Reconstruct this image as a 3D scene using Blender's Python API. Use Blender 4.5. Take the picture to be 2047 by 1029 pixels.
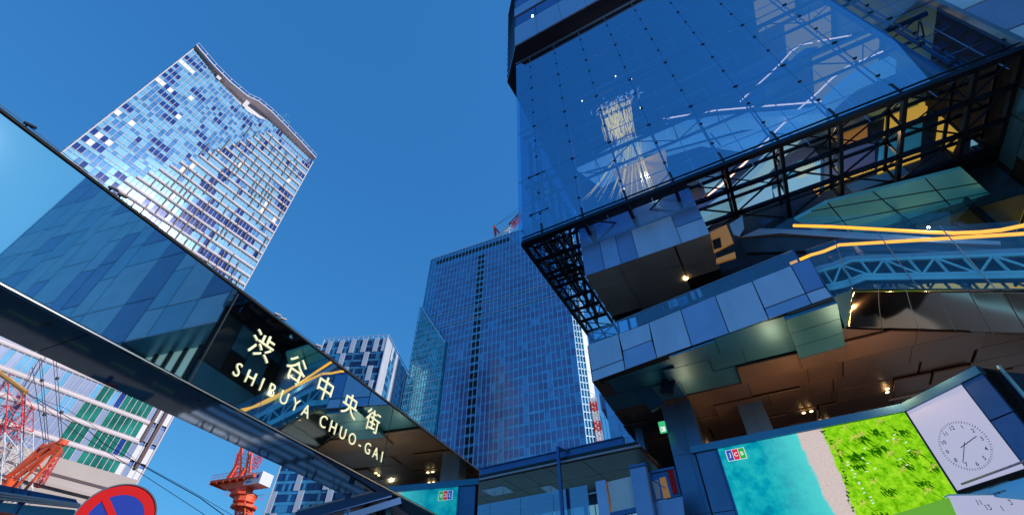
import bpy, math, random
from math import sin, cos, tan, radians, degrees, hypot, pi, sqrt
from mathutils import Vector, Matrix
R = random.Random(7)
S = bpy.context.scene
for o in list(bpy.data.objects): bpy.data.objects.remove(o)

# ---------------------------------------------------------------- camera
FPX = 895.0; TH = radians(44.3); CX, CY = 1023.5, 514.5; EZ = 1.6
cd = bpy.data.cameras.new('camera'); cam = bpy.data.objects.new('camera', cd)
S.collection.objects.link(cam); S.camera = cam
cam.location = (0, 0, EZ); cam.rotation_euler = (pi/2 + TH, 0, 0)
cd.sensor_width = 36; cd.lens = FPX/2047*36; cd.clip_start = 0.05; cd.clip_end = 20000
S.render.resolution_x = 1024; S.render.resolution_y = 514
S.render.engine = 'CYCLES'
S.cycles.max_bounces = 10; S.cycles.transparent_max_bounces = 16; S.cycles.glossy_bounces = 5
S.cycles.volume_bounces = 3
S.cycles.caustics_reflective = False; S.cycles.caustics_refractive = False
# ---------------------------------------------------------------- sky and sun
SUN_AZ, SUN_EL = 113.0, 33.0
w = bpy.data.worlds.new('World'); S.world = w; w.use_nodes = True
nt = w.node_tree; nt.nodes.clear()
sky = nt.nodes.new('ShaderNodeTexSky'); sky.sky_type = 'NISHITA'; sky.sun_disc = False
sky.sun_elevation = radians(SUN_EL); sky.sun_rotation = radians(SUN_AZ)
sky.air_density = 1.0; sky.dust_density = 0.3; sky.ozone_density = 6.0; sky.altitude = 0
sp = nt.nodes.new('ShaderNodeSeparateColor'); cb = nt.nodes.new('ShaderNodeCombineColor')
for k_, g_ in enumerate((.8, .6, .42)):
    pw = nt.nodes.new('ShaderNodeMath'); pw.operation = 'POWER'; pw.inputs[1].default_value = g_
    nt.links.new(sp.outputs[k_], pw.inputs[0]); nt.links.new(pw.outputs[0], cb.inputs[k_])
hs = nt.nodes.new('ShaderNodeVectorMath'); hs.operation = 'MULTIPLY'; hs.inputs[1].default_value = (.236,.745,1.45)
bg = nt.nodes.new('ShaderNodeBackground'); bg.inputs['Strength'].default_value = 0.125
wo = nt.nodes.new('ShaderNodeOutputWorld')
nt.links.new(sky.outputs[0], sp.inputs[0]); nt.links.new(cb.outputs[0], hs.inputs[0]); nt.links.new(hs.outputs[0], bg.inputs[0]); nt.links.new(bg.outputs[0], wo.inputs[0])
sl = bpy.data.lights.new('sun', 'SUN'); so = bpy.data.objects.new('sun', sl); S.collection.objects.link(so)
sl.energy = 2.0; sl.angle = radians(0.5); sl.color = (1.0, 0.93, 0.86)
sd = Vector((sin(radians(SUN_AZ))*cos(radians(SUN_EL)), cos(radians(SUN_AZ))*cos(radians(SUN_EL)), sin(radians(SUN_EL))))
so.rotation_euler = sd.to_track_quat('Z', 'Y').to_euler()
S.view_settings.view_transform = 'Standard'; S.view_settings.look = 'None'
S.view_settings.exposure = 1.08; S.view_settings.gamma = 1.0

# ---------------------------------------------------------------- survey helpers: sight lines of the photograph meet real planes
ct, st = cos(TH), sin(TH)
def ray(px, py):
    a = (px-CX)/FPX; b = (CY-py)/FPX
    return Vector((a, ct-b*st, st+b*ct))
def H(px, py, z):
    d = ray(px, py); return Vector((0, 0, EZ)) + d*((z-EZ)/d.z)
def proj(p):
    x, y, z = p[0], p[1], p[2]-EZ
    fw = y*ct+z*st
    return (CX+FPX*x/fw, CY-FPX*(-y*st+z*ct)/fw) if fw > .01 else None
class Fr:
    """vertical plane: U along azimuth a, N to its right hand side"""
    def __init__(s, P, a):
        s.P = Vector((P[0], P[1], 0)); s.a = a; r = radians(a)
        s.U = Vector((sin(r), cos(r), 0)); s.N = Vector((cos(r), -sin(r), 0))
    def pt(s, u, n, z): return s.P + s.U*u + s.N*n + Vector((0, 0, z))
    def uz(s, px, py, n=0):
        d = ray(px, py); P = s.P + s.N*n
        t = P.dot(s.N)/d.dot(s.N); q = d*t
        return (q-P).dot(s.U), q.z+EZ
    def at(s, px, py, n=0):
        u, z = s.uz(px, py, n); return s.pt(u, n, z)

# ---------------------------------------------------------------- mesh helpers
class MB:
    W = 1.0
    def __init__(s): s.v = []; s.f = []; s.m = []
    def quad(s, pts, mi=0):
        b = len(s.v); s.v += [tuple(p) for p in pts]; s.f.append(tuple(range(b, b+len(pts)))); s.m.append(mi)
    def hexa(s, c, mi=0):
        b = len(s.v); s.v += [tuple(p) for p in c]
        for q in ((0,3,2,1), (4,5,6,7), (0,1,5,4), (1,2,6,5), (2,3,7,6), (3,0,4,7)):
            s.f.append(tuple(b+i for i in q)); s.m.append(mi)
    def box(s, F, u0, u1, n0, n1, z0, z1, mi=0):
        p = F.pt
        s.hexa([p(u0,n0,z0), p(u1,n0,z0), p(u1,n1,z0), p(u0,n1,z0), p(u0,n0,z1), p(u1,n0,z1), p(u1,n1,z1), p(u0,n1,z1)], mi)
    def prism(s, pts, d, mi=0):
        d = Vector(d); n = len(pts); b = len(s.v)
        s.v += [tuple(p) for p in pts] + [tuple(Vector(p)+d) for p in pts]
        s.f.append(tuple(range(b, b+n))); s.f.append(tuple(range(b+2*n-1, b+n-1, -1)))
        s.m += [mi, mi]
        for i in range(n):
            j = (i+1) % n; s.f.append((b+j, b+i, b+n+i, b+n+j)); s.m.append(mi)
    def bar(s, p, q, w, h=None, mi=0, up=(0,0,1)):
        p = Vector(p); q = Vector(q); h = h or w; d = (q-p)
        if d.length < 1e-6: return
        d.normalize(); u = Vector(up)
        if abs(d.dot(u)) > .98: u = Vector((1,0,0)) if abs(d.x) < .9 else Vector((0,1,0))
        a = d.cross(u).normalized()*w/2*MB.W; b = a.cross(d).normalized()*h/2*MB.W
        s.hexa([p-a-b, p+a-b, p+a+b, p-a+b, q-a-b, q+a-b, q+a+b, q-a+b], mi)
    def tube(s, pts, r, sides=6, mi=0):
        pts = [Vector(p) for p in pts]; rs = r if isinstance(r, (list, tuple)) else [r*MB.W]*len(pts)
        b = len(s.v); u = None
        for i, p in enumerate(pts):
            d = (pts[min(i+1, len(pts)-1)]-pts[max(i-1, 0)]).normalized()
            if u is None: u = d.orthogonal().normalized()
            u = (u-d*u.dot(d)).normalized(); v = d.cross(u)
            for k in range(sides):
                t = 2*pi*k/sides; s.v.append(tuple(p+(u*cos(t)+v*sin(t))*rs[i]))
        for i in range(len(pts)-1):
            for k in range(sides):
                k2 = (k+1) % sides
                s.f.append((b+i*sides+k, b+i*sides+k2, b+(i+1)*sides+k2, b+(i+1)*sides+k)); s.m.append(mi)
        s.f.append(tuple(b+k for k in range(sides))[::-1]); s.m.append(mi)
        s.f.append(tuple(b+(len(pts)-1)*sides+k for k in range(sides))); s.m.append(mi)
    def build(s, name, mats, parent=None, smooth=False, bevel=0):
        if not isinstance(mats, (list, tuple)): mats = [mats]
        me = bpy.data.meshes.new(name); me.from_pydata(s.v, [], s.f)
        for m in mats: me.materials.append(m)
        if len(mats) > 1:
            for p, i in zip(me.polygons, s.m): p.material_index = i
        if smooth:
            for p in me.polygons: p.use_smooth = True
        o = bpy.data.objects.new(name, me); S.collection.objects.link(o)
        if parent:
            o.parent = parent; me.transform(Matrix.Translation(-parent_loc(parent)))
        if bevel:
            b = o.modifiers.new('bevel', 'BEVEL'); b.width = bevel; b.segments = 2; b.limit_method = 'ANGLE'
        return o
def parent_loc(o):
    l = Vector((0,0,0))
    while o: l = l+Vector(o.location); o = o.parent
    return l
def tag(o, label=None, cat=None, group=None, kind=None):
    if label: o['label'] = label
    if cat: o['category'] = cat
    if group: o['group'] = group
    if kind: o['kind'] = kind
    return o
def thing(name, label, cat, loc=(0,0,0), group=None):
    o = bpy.data.objects.new(name, None); S.collection.objects.link(o); o.location = loc; o.empty_display_size = .2
    return tag(o, label, cat, group)
def share(src, name, parent, loc):           # a copy of a part that shares its mesh
    c = src.copy(); S.collection.objects.link(c); c.parent = parent; c.location = loc; return c

# ---------------------------------------------------------------- materials
MATS = {}
def mat(name, col, rough=.5, metal=0, var=0.0, scale=1.0, emit=None, es=1.0, bump=0, bscale=20, spec=.5, coat=0, stretch=None, rvar=0):
    m = bpy.data.materials.new(name); m.use_nodes = True; n = m.node_tree; b = n.nodes['Principled BSDF']
    b.inputs['Base Color'].default_value = (*col, 1); b.inputs['Roughness'].default_value = rough
    b.inputs['Metallic'].default_value = metal; b.inputs['Specular IOR Level'].default_value = spec
    b.inputs['Coat Weight'].default_value = coat; b.inputs['Coat Roughness'].default_value = .05
    tc = n.nodes.new('ShaderNodeTexCoord'); mp = n.nodes.new('ShaderNodeMapping'); n.links.new(tc.outputs['Object'], mp.inputs[0])
    if stretch: mp.inputs['Scale'].default_value = stretch
    if var or rvar:
        t = n.nodes.new('ShaderNodeTexNoise'); t.inputs['Scale'].default_value = scale; t.inputs['Detail'].default_value = 6
        n.links.new(mp.outputs[0], t.inputs['Vector'])
        if var:
            r = n.nodes.new('ShaderNodeMapRange'); r.inputs['From Min'].default_value = .3; r.inputs['From Max'].default_value = .7
            r.inputs['To Min'].default_value = 1-var; r.inputs['To Max'].default_value = 1+var
            v = n.nodes.new('ShaderNodeVectorMath'); v.operation = 'SCALE'; v.inputs[0].default_value = col
            n.links.new(t.outputs[0], r.inputs[0]); n.links.new(r.outputs[0], v.inputs['Scale']); n.links.new(v.outputs[0], b.inputs['Base Color'])
        if rvar:
            r2 = n.nodes.new('ShaderNodeMapRange'); r2.inputs['From Min'].default_value = .3; r2.inputs['From Max'].default_value = .7
            r2.inputs['To Min'].default_value = max(0, rough-rvar); r2.inputs['To Max'].default_value = rough+rvar
            n.links.new(t.outputs[0], r2.inputs[0]); n.links.new(r2.outputs[0], b.inputs['Roughness'])
    if emit:
        b.inputs['Emission Color'].default_value = (*emit, 1); b.inputs['Emission Strength'].default_value = es
    if bump:
        t2 = n.nodes.new('ShaderNodeTexNoise'); t2.inputs['Scale'].default_value = bscale; t2.inputs['Detail'].default_value = 3
        n.links.new(mp.outputs[0], t2.inputs['Vector'])
        bp = n.nodes.new('ShaderNodeBump'); bp.inputs['Strength'].default_value = bump; bp.inputs['Distance'].default_value = .05
        n.links.new(t2.outputs[0], bp.inputs['Height']); n.links.new(bp.outputs[0], b.inputs['Normal'])
    MATS[name] = m; return m
def glass(name, tint, refl=.25, gcol=(1,1,1), rough=0.0, bump=0, fmax=None):
    """thin architectural glass: tinted see-through plus a mirror coat"""
    m = bpy.data.materials.new(name); m.use_nodes = True; n = m.node_tree; n.nodes.clear()
    o = n.nodes.new('ShaderNodeOutputMaterial'); mx = n.nodes.new('ShaderNodeMixShader')
    t = n.nodes.new('ShaderNodeBsdfTransparent'); t.inputs[0].default_value = (*tint, 1)
    g = n.nodes.new('ShaderNodeBsdfGlossy'); g.inputs['Color'].default_value = (*gcol, 1); g.inputs['Roughness'].default_value = rough
    fr = n.nodes.new('ShaderNodeLayerWeight'); fr.inputs['Blend'].default_value = .25
    mr = n.nodes.new('ShaderNodeMapRange'); mr.inputs['To Min'].default_value = refl; mr.inputs['To Max'].default_value = fmax or min(1, refl+.3)
    n.links.new(fr.outputs['Fresnel'], mr.inputs[0]); n.links.new(mr.outputs[0], mx.inputs[0])
    if bump:
        tc = n.nodes.new('ShaderNodeTexCoord'); tn = n.nodes.new('ShaderNodeTexNoise'); tn.inputs['Scale'].default_value = .6
        n.links.new(tc.outputs['Object'], tn.inputs['Vector'])
        bp = n.nodes.new('ShaderNodeBump'); bp.inputs['Strength'].default_value = bump; bp.inputs['Distance'].default_value = .05
        n.links.new(tn.outputs[0], bp.inputs['Height']); n.links.new(bp.outputs[0], g.inputs['Normal'])
    n.links.new(t.outputs[0], mx.inputs[1]); n.links.new(g.outputs[0], mx.inputs[2]); n.links.new(mx.outputs[0], o.inputs[0])
    MATS[name] = m; return m
M = MATS
mat('asphalt', (.07,.07,.072), .9, var=.25, scale=3, bump=.3, bscale=60)
mat('paving', (.42,.41,.40), .8, var=.2, scale=1.5)
mat('road_white', (.85,.85,.84), .6, var=.1, scale=4)
mat('road_yellow', (.6,.4,.08), .6, var=.1, scale=4)
mat('gate_mirror', (.50,.72,.82), .02, 1.0, bump=.006, bscale=.7)
mat('gate_soffit', (.30,.36,.42), .05, 1.0, bump=.012, bscale=1.2)
mat('black_metal', (.012,.014,.018), .4, .3, var=.2, scale=2)
mat('steel_dark', (.010,.018,.032), .38, .6, var=.25, scale=1.5)
mat('edge_steel', (.35,.4,.45), .3, .9)
mat('letter_cream', (.62,.62,.42), .5, emit=(.85,.8,.42), es=.16)
# tower by the gate
mat('pink_white', (.64,.56,.59), .6, 0, var=.08, scale=.15, spec=.2)
mat('pink_frame', (.60,.52,.55), .6, 0, spec=.2)
mat('t1_blue', (.07,.24,.52), .12, .2, var=.15, scale=.2, spec=.3)
mat('t1_sky', (.17,.42,.66), .14, .1, var=.12, scale=.3, spec=.2)
mat('t1_dark', (.015,.05,.24), .10, .1, var=.3, scale=.3, spec=.3)
mat('t1_blind', (.66,.66,.69), .5, 0, var=.05, scale=.4)
mat('t1_green', (.02,.20,.15), .12, .2, var=.5, scale=.25, spec=.3)
mat('t1_side', (.08,.17,.42), .3, .3, var=.1, scale=.5)
mat('fin_brown', (.06,.03,.04), .5, .2)
mat('cream_wall', (.42,.35,.33), .55, var=.08, scale=.1)
mat('roof_under', (.72,.66,.68), .5)
# central tower
mat('ct_violet', (.24,.26,.46), .12, .5, var=.22, scale=.12)
mat('ct_blue', (.16,.38,.62), .10, .5, var=.18, scale=.2)
mat('ct_cyan', (.18,.50,.75), .12, .5, var=.2, scale=.3)
mat('ct_teal', (.12,.50,.58), .1, .5, var=.5, scale=.25)
mat('ct_mullion', (.60,.76,.90), .35, .4)
mat('ct_pane', (.22,.45,.75), .15, .4)
mat('window_black', (.008,.01,.018), .25, .2)
mat('white_wall', (.78,.76,.76), .5, var=.04, scale=.2)
mat('teal_glass', (.10,.42,.50), .12, .6, var=.6, scale=.5)
# chequered tower
mat('xt_panel', (.62,.65,.74), .45, .1, var=.06, scale=.1)
mat('xt_window', (.03,.10,.24), .1, .5, var=.4, scale=.4)
mat('xt_cyan', (.12,.42,.62), .12, .5, var=.2, scale=.3)
# cranes
mat('crane_orange', (.85,.12,.04), .45, var=.12, scale=1)
mat('crane_red', (.75,.05,.05), .45, var=.12, scale=1)
mat('crane_white', (.75,.75,.78), .45)
mat('pipe_yellow', (.62,.30,.04), .4)
mat('rope', (.02,.03,.06), .6)
# station building
mat('clad_a', (.60,.63,.76), .36, .45, var=.12, scale=.8, rvar=.08, stretch=(1,1,.25))
mat('clad_b', (.38,.47,.68), .34, .55, var=.07, scale=.5)
mat('clad_c', (.26,.34,.55), .32, .6, var=.08, scale=.5)
mat('soffit_a', (.165,.11,.085), .45, .25, var=.2, scale=.35, rvar=.08)
mat('soffit_b', (.14,.10,.085), .42, .3, var=.2, scale=.35, rvar=.06)
mat('soffit_c', (.06,.25,.38), .38, .5, var=.15, scale=.3)
mat('soffit_dark', (.085,.095,.095), .35, .4, var=.15, scale=.4)
mat('gap_black', (.004,.004,.005), .8)
mat('pillar_clad', (.10,.20,.36), .3, .6, var=.12, scale=.5)
mat('wall_teal', (.08,.26,.40), .3, .5, var=.15, scale=.4)
mat('ochre', (.50,.27,.06), .55, var=.15, scale=.5)
mat('wood_orange', (.55,.26,.08), .5, var=.15, scale=3, stretch=(1,1,6), emit=(.6,.25,.05), es=.12)  # emission stands in for lamplight on the wood
mat('dark_wall', (.04,.06,.085), .35, .3, var=.3, scale=.6)
mat('upper_soffit', (.035,.03,.05), .35, .3, var=.1, scale=.2)
mat('upper_clad', (.50,.54,.70), .3, .6, var=.06, scale=.3)
mat('upper_window', (.03,.12,.36), .06, .7, var=.1, scale=.2)
mat('blue_steel', (.05,.14,.34), .35, .5, var=.15, scale=1)
mat('teal_steel', (.50,.90,.95), .4, .1, var=.12, scale=1)
mat('mirror_soffit', (.34,.27,.20), .10, 1.0, bump=.015, bscale=.5)
mat('wing_clad', (.70,.88,.98), .3, .2, var=.08, scale=.3)
mat('wing_clad_b', (.50,.78,.95), .3, .2, var=.08, scale=.3)
mat('matt_black', (.01,.012,.015), .9)
mat('step_grey', (.18,.18,.19), .45, .5, var=.15, scale=4)
mat('skirt_grey', (.50,.50,.55), .35, .5, var=.05, scale=1)
mat('handrail_glow', (.9,.4,.05), .4, emit=(1.0,.30,.015), es=1.0)
mat('volume_soffit', (.32,.36,.36), .4, .2, var=.15, scale=.4)
mat('t1_lilac', (.26,.32,.50), .2, .1, var=.12, scale=.2, spec=.3)
mat('ochre_lit', (.5,.28,.07), .5, var=.2, scale=.4, emit=(.6,.36,.05), es=.32)  # glow replaces the lamplight falling on interior walls, slabs and ceilings
mat('lobby_teal', (.20,.55,.66), .22, .6, var=.25, scale=.25, emit=(.02,.25,.32), es=.09)  # faint emission lifts the dim lobby surfaces, no lamp in them
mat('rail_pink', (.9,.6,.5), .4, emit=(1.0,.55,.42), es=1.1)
mat('pale_cyan', (.42,.66,.80), .35, .3, var=.06, scale=.3, emit=(.2,.45,.6), es=.24)  # emission paints in skylight and reflection on these pale surfaces
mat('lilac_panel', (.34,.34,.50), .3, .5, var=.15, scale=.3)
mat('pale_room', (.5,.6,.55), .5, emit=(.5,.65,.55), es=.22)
mat('pink_metal', (.50,.38,.42), .5, .1)
mat('lamp_warm', (1,.7,.35), .4, emit=(1,.62,.25), es=6)
mat('straw', (.62,.56,.40), .6, var=.2, scale=2, emit=(1,.55,.10), es=.75)  # emission of straw and feather tips stands in for a spotlight
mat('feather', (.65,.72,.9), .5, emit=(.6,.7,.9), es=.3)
mat('sign_white', (.75,.78,.8), .5)
mat('sign_ink', (.02,.04,.07), .5)
mat('sign_green', (.02,.35,.15), .5, emit=(.1,.9,.35), es=.25)
mat('sign_red', (.62,.012,.015), .5, spec=.15)
mat('sign_blue', (.02,.05,.36), .5, spec=.15)
mat('speaker_black', (.012,.014,.016), .5, 0, var=.2, scale=6)
mat('led_white', (.1,.1,.1), .5, emit=(.42,.43,.62), es=.46)
mat('led_ink', (.02,.02,.05), .6)
mat('skin', (.55,.34,.25), .55); mat('hair', (.02,.015,.012), .5)
mat('cloth_black', (.015,.015,.02), .8); mat('cloth_cream', (.7,.64,.5), .8); mat('cloth_red', (.5,.02,.03), .8)
mat('cloth_blue', (.06,.1,.25), .8); mat('cloth_grey', (.3,.32,.36), .8)
glass('atrium_glass', (.66,.84,1.0), .20, (.50,.78,1.0), fmax=.46)
glass('clear_glass', (.80,.92,.96), .05, (.6,.8,1), fmax=.14)
glass('rail_glass', (.62,.80,.92), .14, (.8,.9,1))
glass('escalator_glass', (.88,.985,1.0), .05, (.6,.85,1), fmax=.16)
glass('canopy_glass', (.35,.62,.8), .25, (.7,.85,1))
# ================================================================ SETTING
Z0 = Vector((0,0,0))
m = MB(); m.quad([(-4000,-4000,0), (4000,-4000,0), (4000,4000,0), (-4000,4000,0)]); tag(m.build('road', M['asphalt']), kind='structure')
m = MB(); F0 = Fr((0,0,0), 22.9)
m.hexa([F0.pt(-60,2,.0), F0.pt(80,2,.0), F0.pt(80,60,.0), F0.pt(-60,60,.0), F0.pt(-60,2,.14), F0.pt(80,2,.14), F0.pt(80,60,.14), F0.pt(-60,60,.14)])
tag(m.build('pavement', M['paving'], bevel=.03), kind='structure')
FC = Fr(H(0,570,5.5), 22.9)
m = MB()
for i in range(6):
    for a, b in ((11.0,17.4),(17.9,24.6)): n0 = -15.2+i*.88; m.quad([FC.pt(a,n0,.004), FC.pt(b,n0,.004), FC.pt(b,n0+.46,.004), FC.pt(a,n0+.46,.004)])
tag(m.build('crosswalk', M['road_white']), kind='structure')
m = MB()
for i in range(9): m.quad([FC.pt(-6+i*1.8,-12.6,.004), FC.pt(-5+i*1.8,-12.6,.004), FC.pt(-5+i*1.8,-12.5,.004), FC.pt(-6+i*1.8,-12.5,.004)])
m.quad([FC.pt(4,-16.6,.004), FC.pt(26,-16.6,.004), FC.pt(26,-15.9,.004), FC.pt(4,-15.9,.004)]); tag(m.build('road_marking', M['road_yellow']), kind='structure')

# ================================================================ helper: facade of windows
def pxarea(p):
    q = [proj(x) for x in p]
    if any(a is None for a in q): return 0
    cx = sum(a[0] for a in q)/4; cy = sum(a[1] for a in q)/4
    if not (-20 < cx < 2067 and -20 < cy < 1049): return 0
    return abs(sum(q[i][0]*q[(i+1)%4][1]-q[(i+1)%4][0]*q[i][1] for i in range(4)))/2
def windows(parent, cells, mats, name='window', limit=100):
    """cells: (frame,u0,u1,z0,z1,n,material index): the largest in the photograph as parts, the rest as one part"""
    sc = []
    for c in cells:
        F, u0, u1, z0, z1, n, mi = c
        sc.append((pxarea([F.pt(u0,n,z0), F.pt(u1,n,z0), F.pt(u1,n,z1), F.pt(u0,n,z1)]), c))
    sc.sort(key=lambda t: -t[0])
    for a, (F, u0, u1, z0, z1, n, mi) in sc[:limit]:
        b = MB(); b.box(F, u0, u1, n-.12, n, z0, z1); b.build(name, mats[mi], parent)
    if len(sc) > limit:
        b = MB()
        for a, (F, u0, u1, z0, z1, n, mi) in sc[limit:]: b.box(F, u0, u1, n-.12, n, z0, z1, mi)
        tag(b.build(name, mats, parent), kind='stuff')

# ================================================================ TOWER BESIDE THE GATE
A = H(625,323,180); r = radians(30.4); W1 = 59.0
F1 = Fr(A-Vector((sin(r),cos(r),0))*W1, 30.4)
T1 = thing('office_tower', 'tall sunlit tower at left with pinkish white bars, blue panes and dipping roof canopy', 'tower', F1.pt(W1/2,-15,0))
top = [(0,180), (13.2,176.2), (22.6,175.0), (32,175.2), (33.5,179.6), (40,180), (W1,180)]
def topz(u):
    for (a,za), (b,zb) in zip(top, top[1:]):
        if a <= u <= b: return za+(zb-za)*(u-a)/(b-a)
    return 180
m = MB()
m.prism([F1.pt(0,-.3,38)]+[F1.pt(W1,-.3,38)]+[F1.pt(u,-.3,z) for u, z in reversed(top)], -F1.N*30)
m.build('wall', M['t1_side'], T1)
# pane grid
from mathutils import noise as mnoise
NC, FH = 42, 3.84; cw = W1/NC; cells = []; fins = []; sp = MB(); mu = MB(); blades = MB()
PM = [M['t1_sky'], M['t1_blue'], M['t1_dark'], M['t1_blind'], M['t1_green'], M['t1_lilac']]
nf = int((180-70)/FH)
for j in range(nf+1):
    z0 = 180-(j+1)*FH; band = R.random()
    for i in range(NC):
        u0 = i*cw; zt = min(z0+FH, topz(u0+cw/2))
        if zt-z0 < 1: continue
        flush = i < 10+max(0, (17-j))*1.05 and j < 22
        if flush:
            k = (i+j*2) % 7; cl = mnoise.noise(Vector((i*.11+j*.10, j*.42-i*.09, 3.1))); dark = cl+R.uniform(-.22,.22) > .17
            mi = 2 if dark else (1 if R.random() < .35 else 0)
            if (i < 4 and mnoise.noise(Vector((0, j*.7, 9))) > .05) and R.random() < .7 or R.random() < .012: mi = 3
            cells.append((F1, u0+.08, u0+cw-.08, z0+.12, z0+(zt-z0)*.62, 0, mi))
            cells.append((F1, u0+.1, u0+cw-.1, z0+(zt-z0)*.66, zt-.1, 0, 0 if R.random() < .6 else 1))
        else:
            cl = mnoise.noise(Vector((i*.16, j*.55, 5.5)))+R.uniform(-.22,.22); mi = 2 if cl+R.uniform(-.1,.1) > .30 else (1 if cl > .17 else (3 if R.random() < .02 else 0))
            cells.append((F1, u0+.12, u0+cw-.12, z0+1.25, zt-.1, 0, mi))
    us = int(min(NC, 10+max(0, (17-j))*1.05)) if j < 22 else 0
    if us < NC and z0+1.2 < 176:
        # rounded spandrel tube
        prof = [(0,0), (.38,.12), (.55,.45), (.55,.75), (.38,1.05), (0,1.2)]
        for a, b in zip(prof, prof[1:]):
            sp.quad([F1.pt(us*cw,a[0],z0+a[1]), F1.pt(W1,a[0],z0+a[1]), F1.pt(W1,b[0],z0+b[1]), F1.pt(us*cw,b[0],z0+b[1])])
        sp.quad([F1.pt(us*cw,a[0],z0+a[1]) for a in prof]); sp.quad([F1.pt(W1,a[0],z0+a[1]) for a in prof][::-1])
    mu.box(F1, 0, W1, 0, .10, z0-.06, z0+.06)
for i in range(NC+1):
    mu.box(F1, i*cw-.065, i*cw+.065, 0, .16, 36, topz(i*cw))
mu.box(F1, -.25, .1, -.1, .3, 36, 180); mu.box(F1, W1-.1, W1+.25, -.1, .3, 36, 180)
for i in range(1, NC):
    z = 178-R.random()*10
    while z > 74:
        L = FH*R.choice([1,2,2,3,3,4])
        if i > 10+max(0, (17-(180-z)/FH))*.85 and i % 2 == (int(z/25) % 2): fins.append((i*cw, z-L, min(z, topz(i*cw)-1)))
        z -= L+FH*R.choice([1,1,2,3])
for k, (u, a, b) in enumerate(sorted(fins, key=lambda t: -pxarea([F1.pt(t[0],0,t[1]), F1.pt(t[0]+1,0,t[1]), F1.pt(t[0]+1,0,t[2]), F1.pt(t[0],0,t[2])]))[:99]):
    x = MB(); x.box(F1, u-.16, u+.16, .12, .8, a, b); x.build('fin', M['fin_brown'], T1)
sp.build('spandrel', M['pink_white'], T1, smooth=False); 
# lower storeys: taller floors, green glazing, wide bright bands
z = 70-2.0; j = 0
while z > 40:
    h = 4.9; z0 = z-h
    prof = [(0,0), (.14,.06), (.26,.25), (.3,.5), (.26,.8), (.14,1.0), (0,1.08)]
    for a, b in zip(prof, prof[1:]):
        blades.quad([F1.pt(0,a[0],z0+h-1.08+a[1]), F1.pt(55,a[0],z0+h-1.08+a[1]), F1.pt(55,b[0],z0+h-1.08+b[1]), F1.pt(0,b[0],z0+h-1.08+b[1])])
    for i in range(NC):
        u0 = i*cw
        green = 38 < u0 < 52 and z < 66 and not (i % 7 == 3)
        if green: mi = 4 if R.random() < .8 else (2 if R.random() < .7 else 0)
        else: mi = 5 if R.random() < .8 else 0
        if u0 > 53: mi = 3 if R.random() < .5 else 5
        cells.append((F1, u0+.1, u0+cw-.1, z0+.12, z0+h-1.15, 0, mi))
        mu.box(F1, u0, u0+cw, .0, .1, z0+.02, z0+.12)
    z = z0; j += 1
zlow = z
blades.build('spandrel_band', M['pink_white'], T1); mu.build('mullion_grid', M['pink_frame'], T1)
windows(T1, cells, PM)
for u, a, b in ((54.6,48,66), (56.6,42,67)):
    x = MB(); x.box(F1, u, u+.7, .12, .6, a, b); x.build('louvre', M['fin_brown'], T1)
m = MB(); m.box(F1, -20, W1, -30, .4, 30, zlow+1.2); m.box(F1, -20, W1, -30, 1.2, zlow-4.6, zlow-3.9, 0); m.box(F1, -20, W1, -30, .9, 8, 29.9)
m.box(F1, -20, W1, .4, .46, zlow-2.5, zlow-1.9, 1); m.box(F1, 40, 42.2, .9, .96, 24, 25.5, 1)
for k in range(12): m.box(F1, -20+k*6.6, -19.9+k*6.6, .9, .93, 8, 29.9, 1)
m.build('podium', [M['cream_wall'], M['fin_brown']], T1)
# left narrow face with fine ribs
x = MB()
for k in range(46): x.box(F1, -.42, -.3, -29.5, -.6, 36+k*3.1, 36.25+k*3.1)
x.build('rib_wall', M['t1_side'], T1)
# roof canopy: pleated white blade with glass parapet
lip = [(-.4,181), (8,179.2), (15,178.8), (23,179.9), (27,182.6), (33,183.6), (42,183.2), (50,182.6), (W1,181.6)]
m = MB()
for (a,za), (b,zb) in zip(lip, lip[1:]):
    m.hexa([F1.pt(a,1.6,za), F1.pt(b,1.6,zb), F1.pt(b,-3.2,zb+.1), F1.pt(a,-3.2,za+.1), F1.pt(a,1.6,za+.55), F1.pt(b,1.6,zb+.55), F1.pt(b,-3.2,zb+.6), F1.pt(a,-3.2,za+.6)])
m.build('roof_canopy', M['pink_white'], T1)
m = MB()
for (a,za), (b,zb) in zip(lip, lip[1:]):
    m.quad([F1.pt(a,-.4,topz(max(0,a))), F1.pt(b,-.4,topz(b)), F1.pt(b,-3,zb), F1.pt(a,-3,za)])
m.build('canopy_underside', M['roof_under'], T1)
m = MB(); pm = MB()
for (a,za), (b,zb) in zip(lip, lip[1:]):
    m.prism([F1.pt(a,1.2,za+.56), F1.pt(b,1.2,zb+.56), F1.pt(b,1.2,zb+2.6), F1.pt(a,1.2,za+2.6)], -F1.N*.05)
    pm.bar(F1.pt(a,1.2,za+2.62), F1.pt(b,1.2,zb+2.62), .12)
    n = max(2, int((b-a)/3))
    for k in range(n): t = k/n; pm.bar(F1.pt(a+(b-a)*t,1.2,za+(zb-za)*t+.5), F1.pt(a+(b-a)*t,1.2,za+(zb-za)*t+2.6), .12)
m.build('parapet_glass', M['rail_glass'], T1); pm.build('parapet_rail', M['crane_white'], T1)
for u in (11, 23.6):
    x = MB(); x.box(F1, u, u+1.6, -.4, .5, topz(u)-.5, topz(u)+4.2); x.build('column', M['pink_white'], T1)

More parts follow.
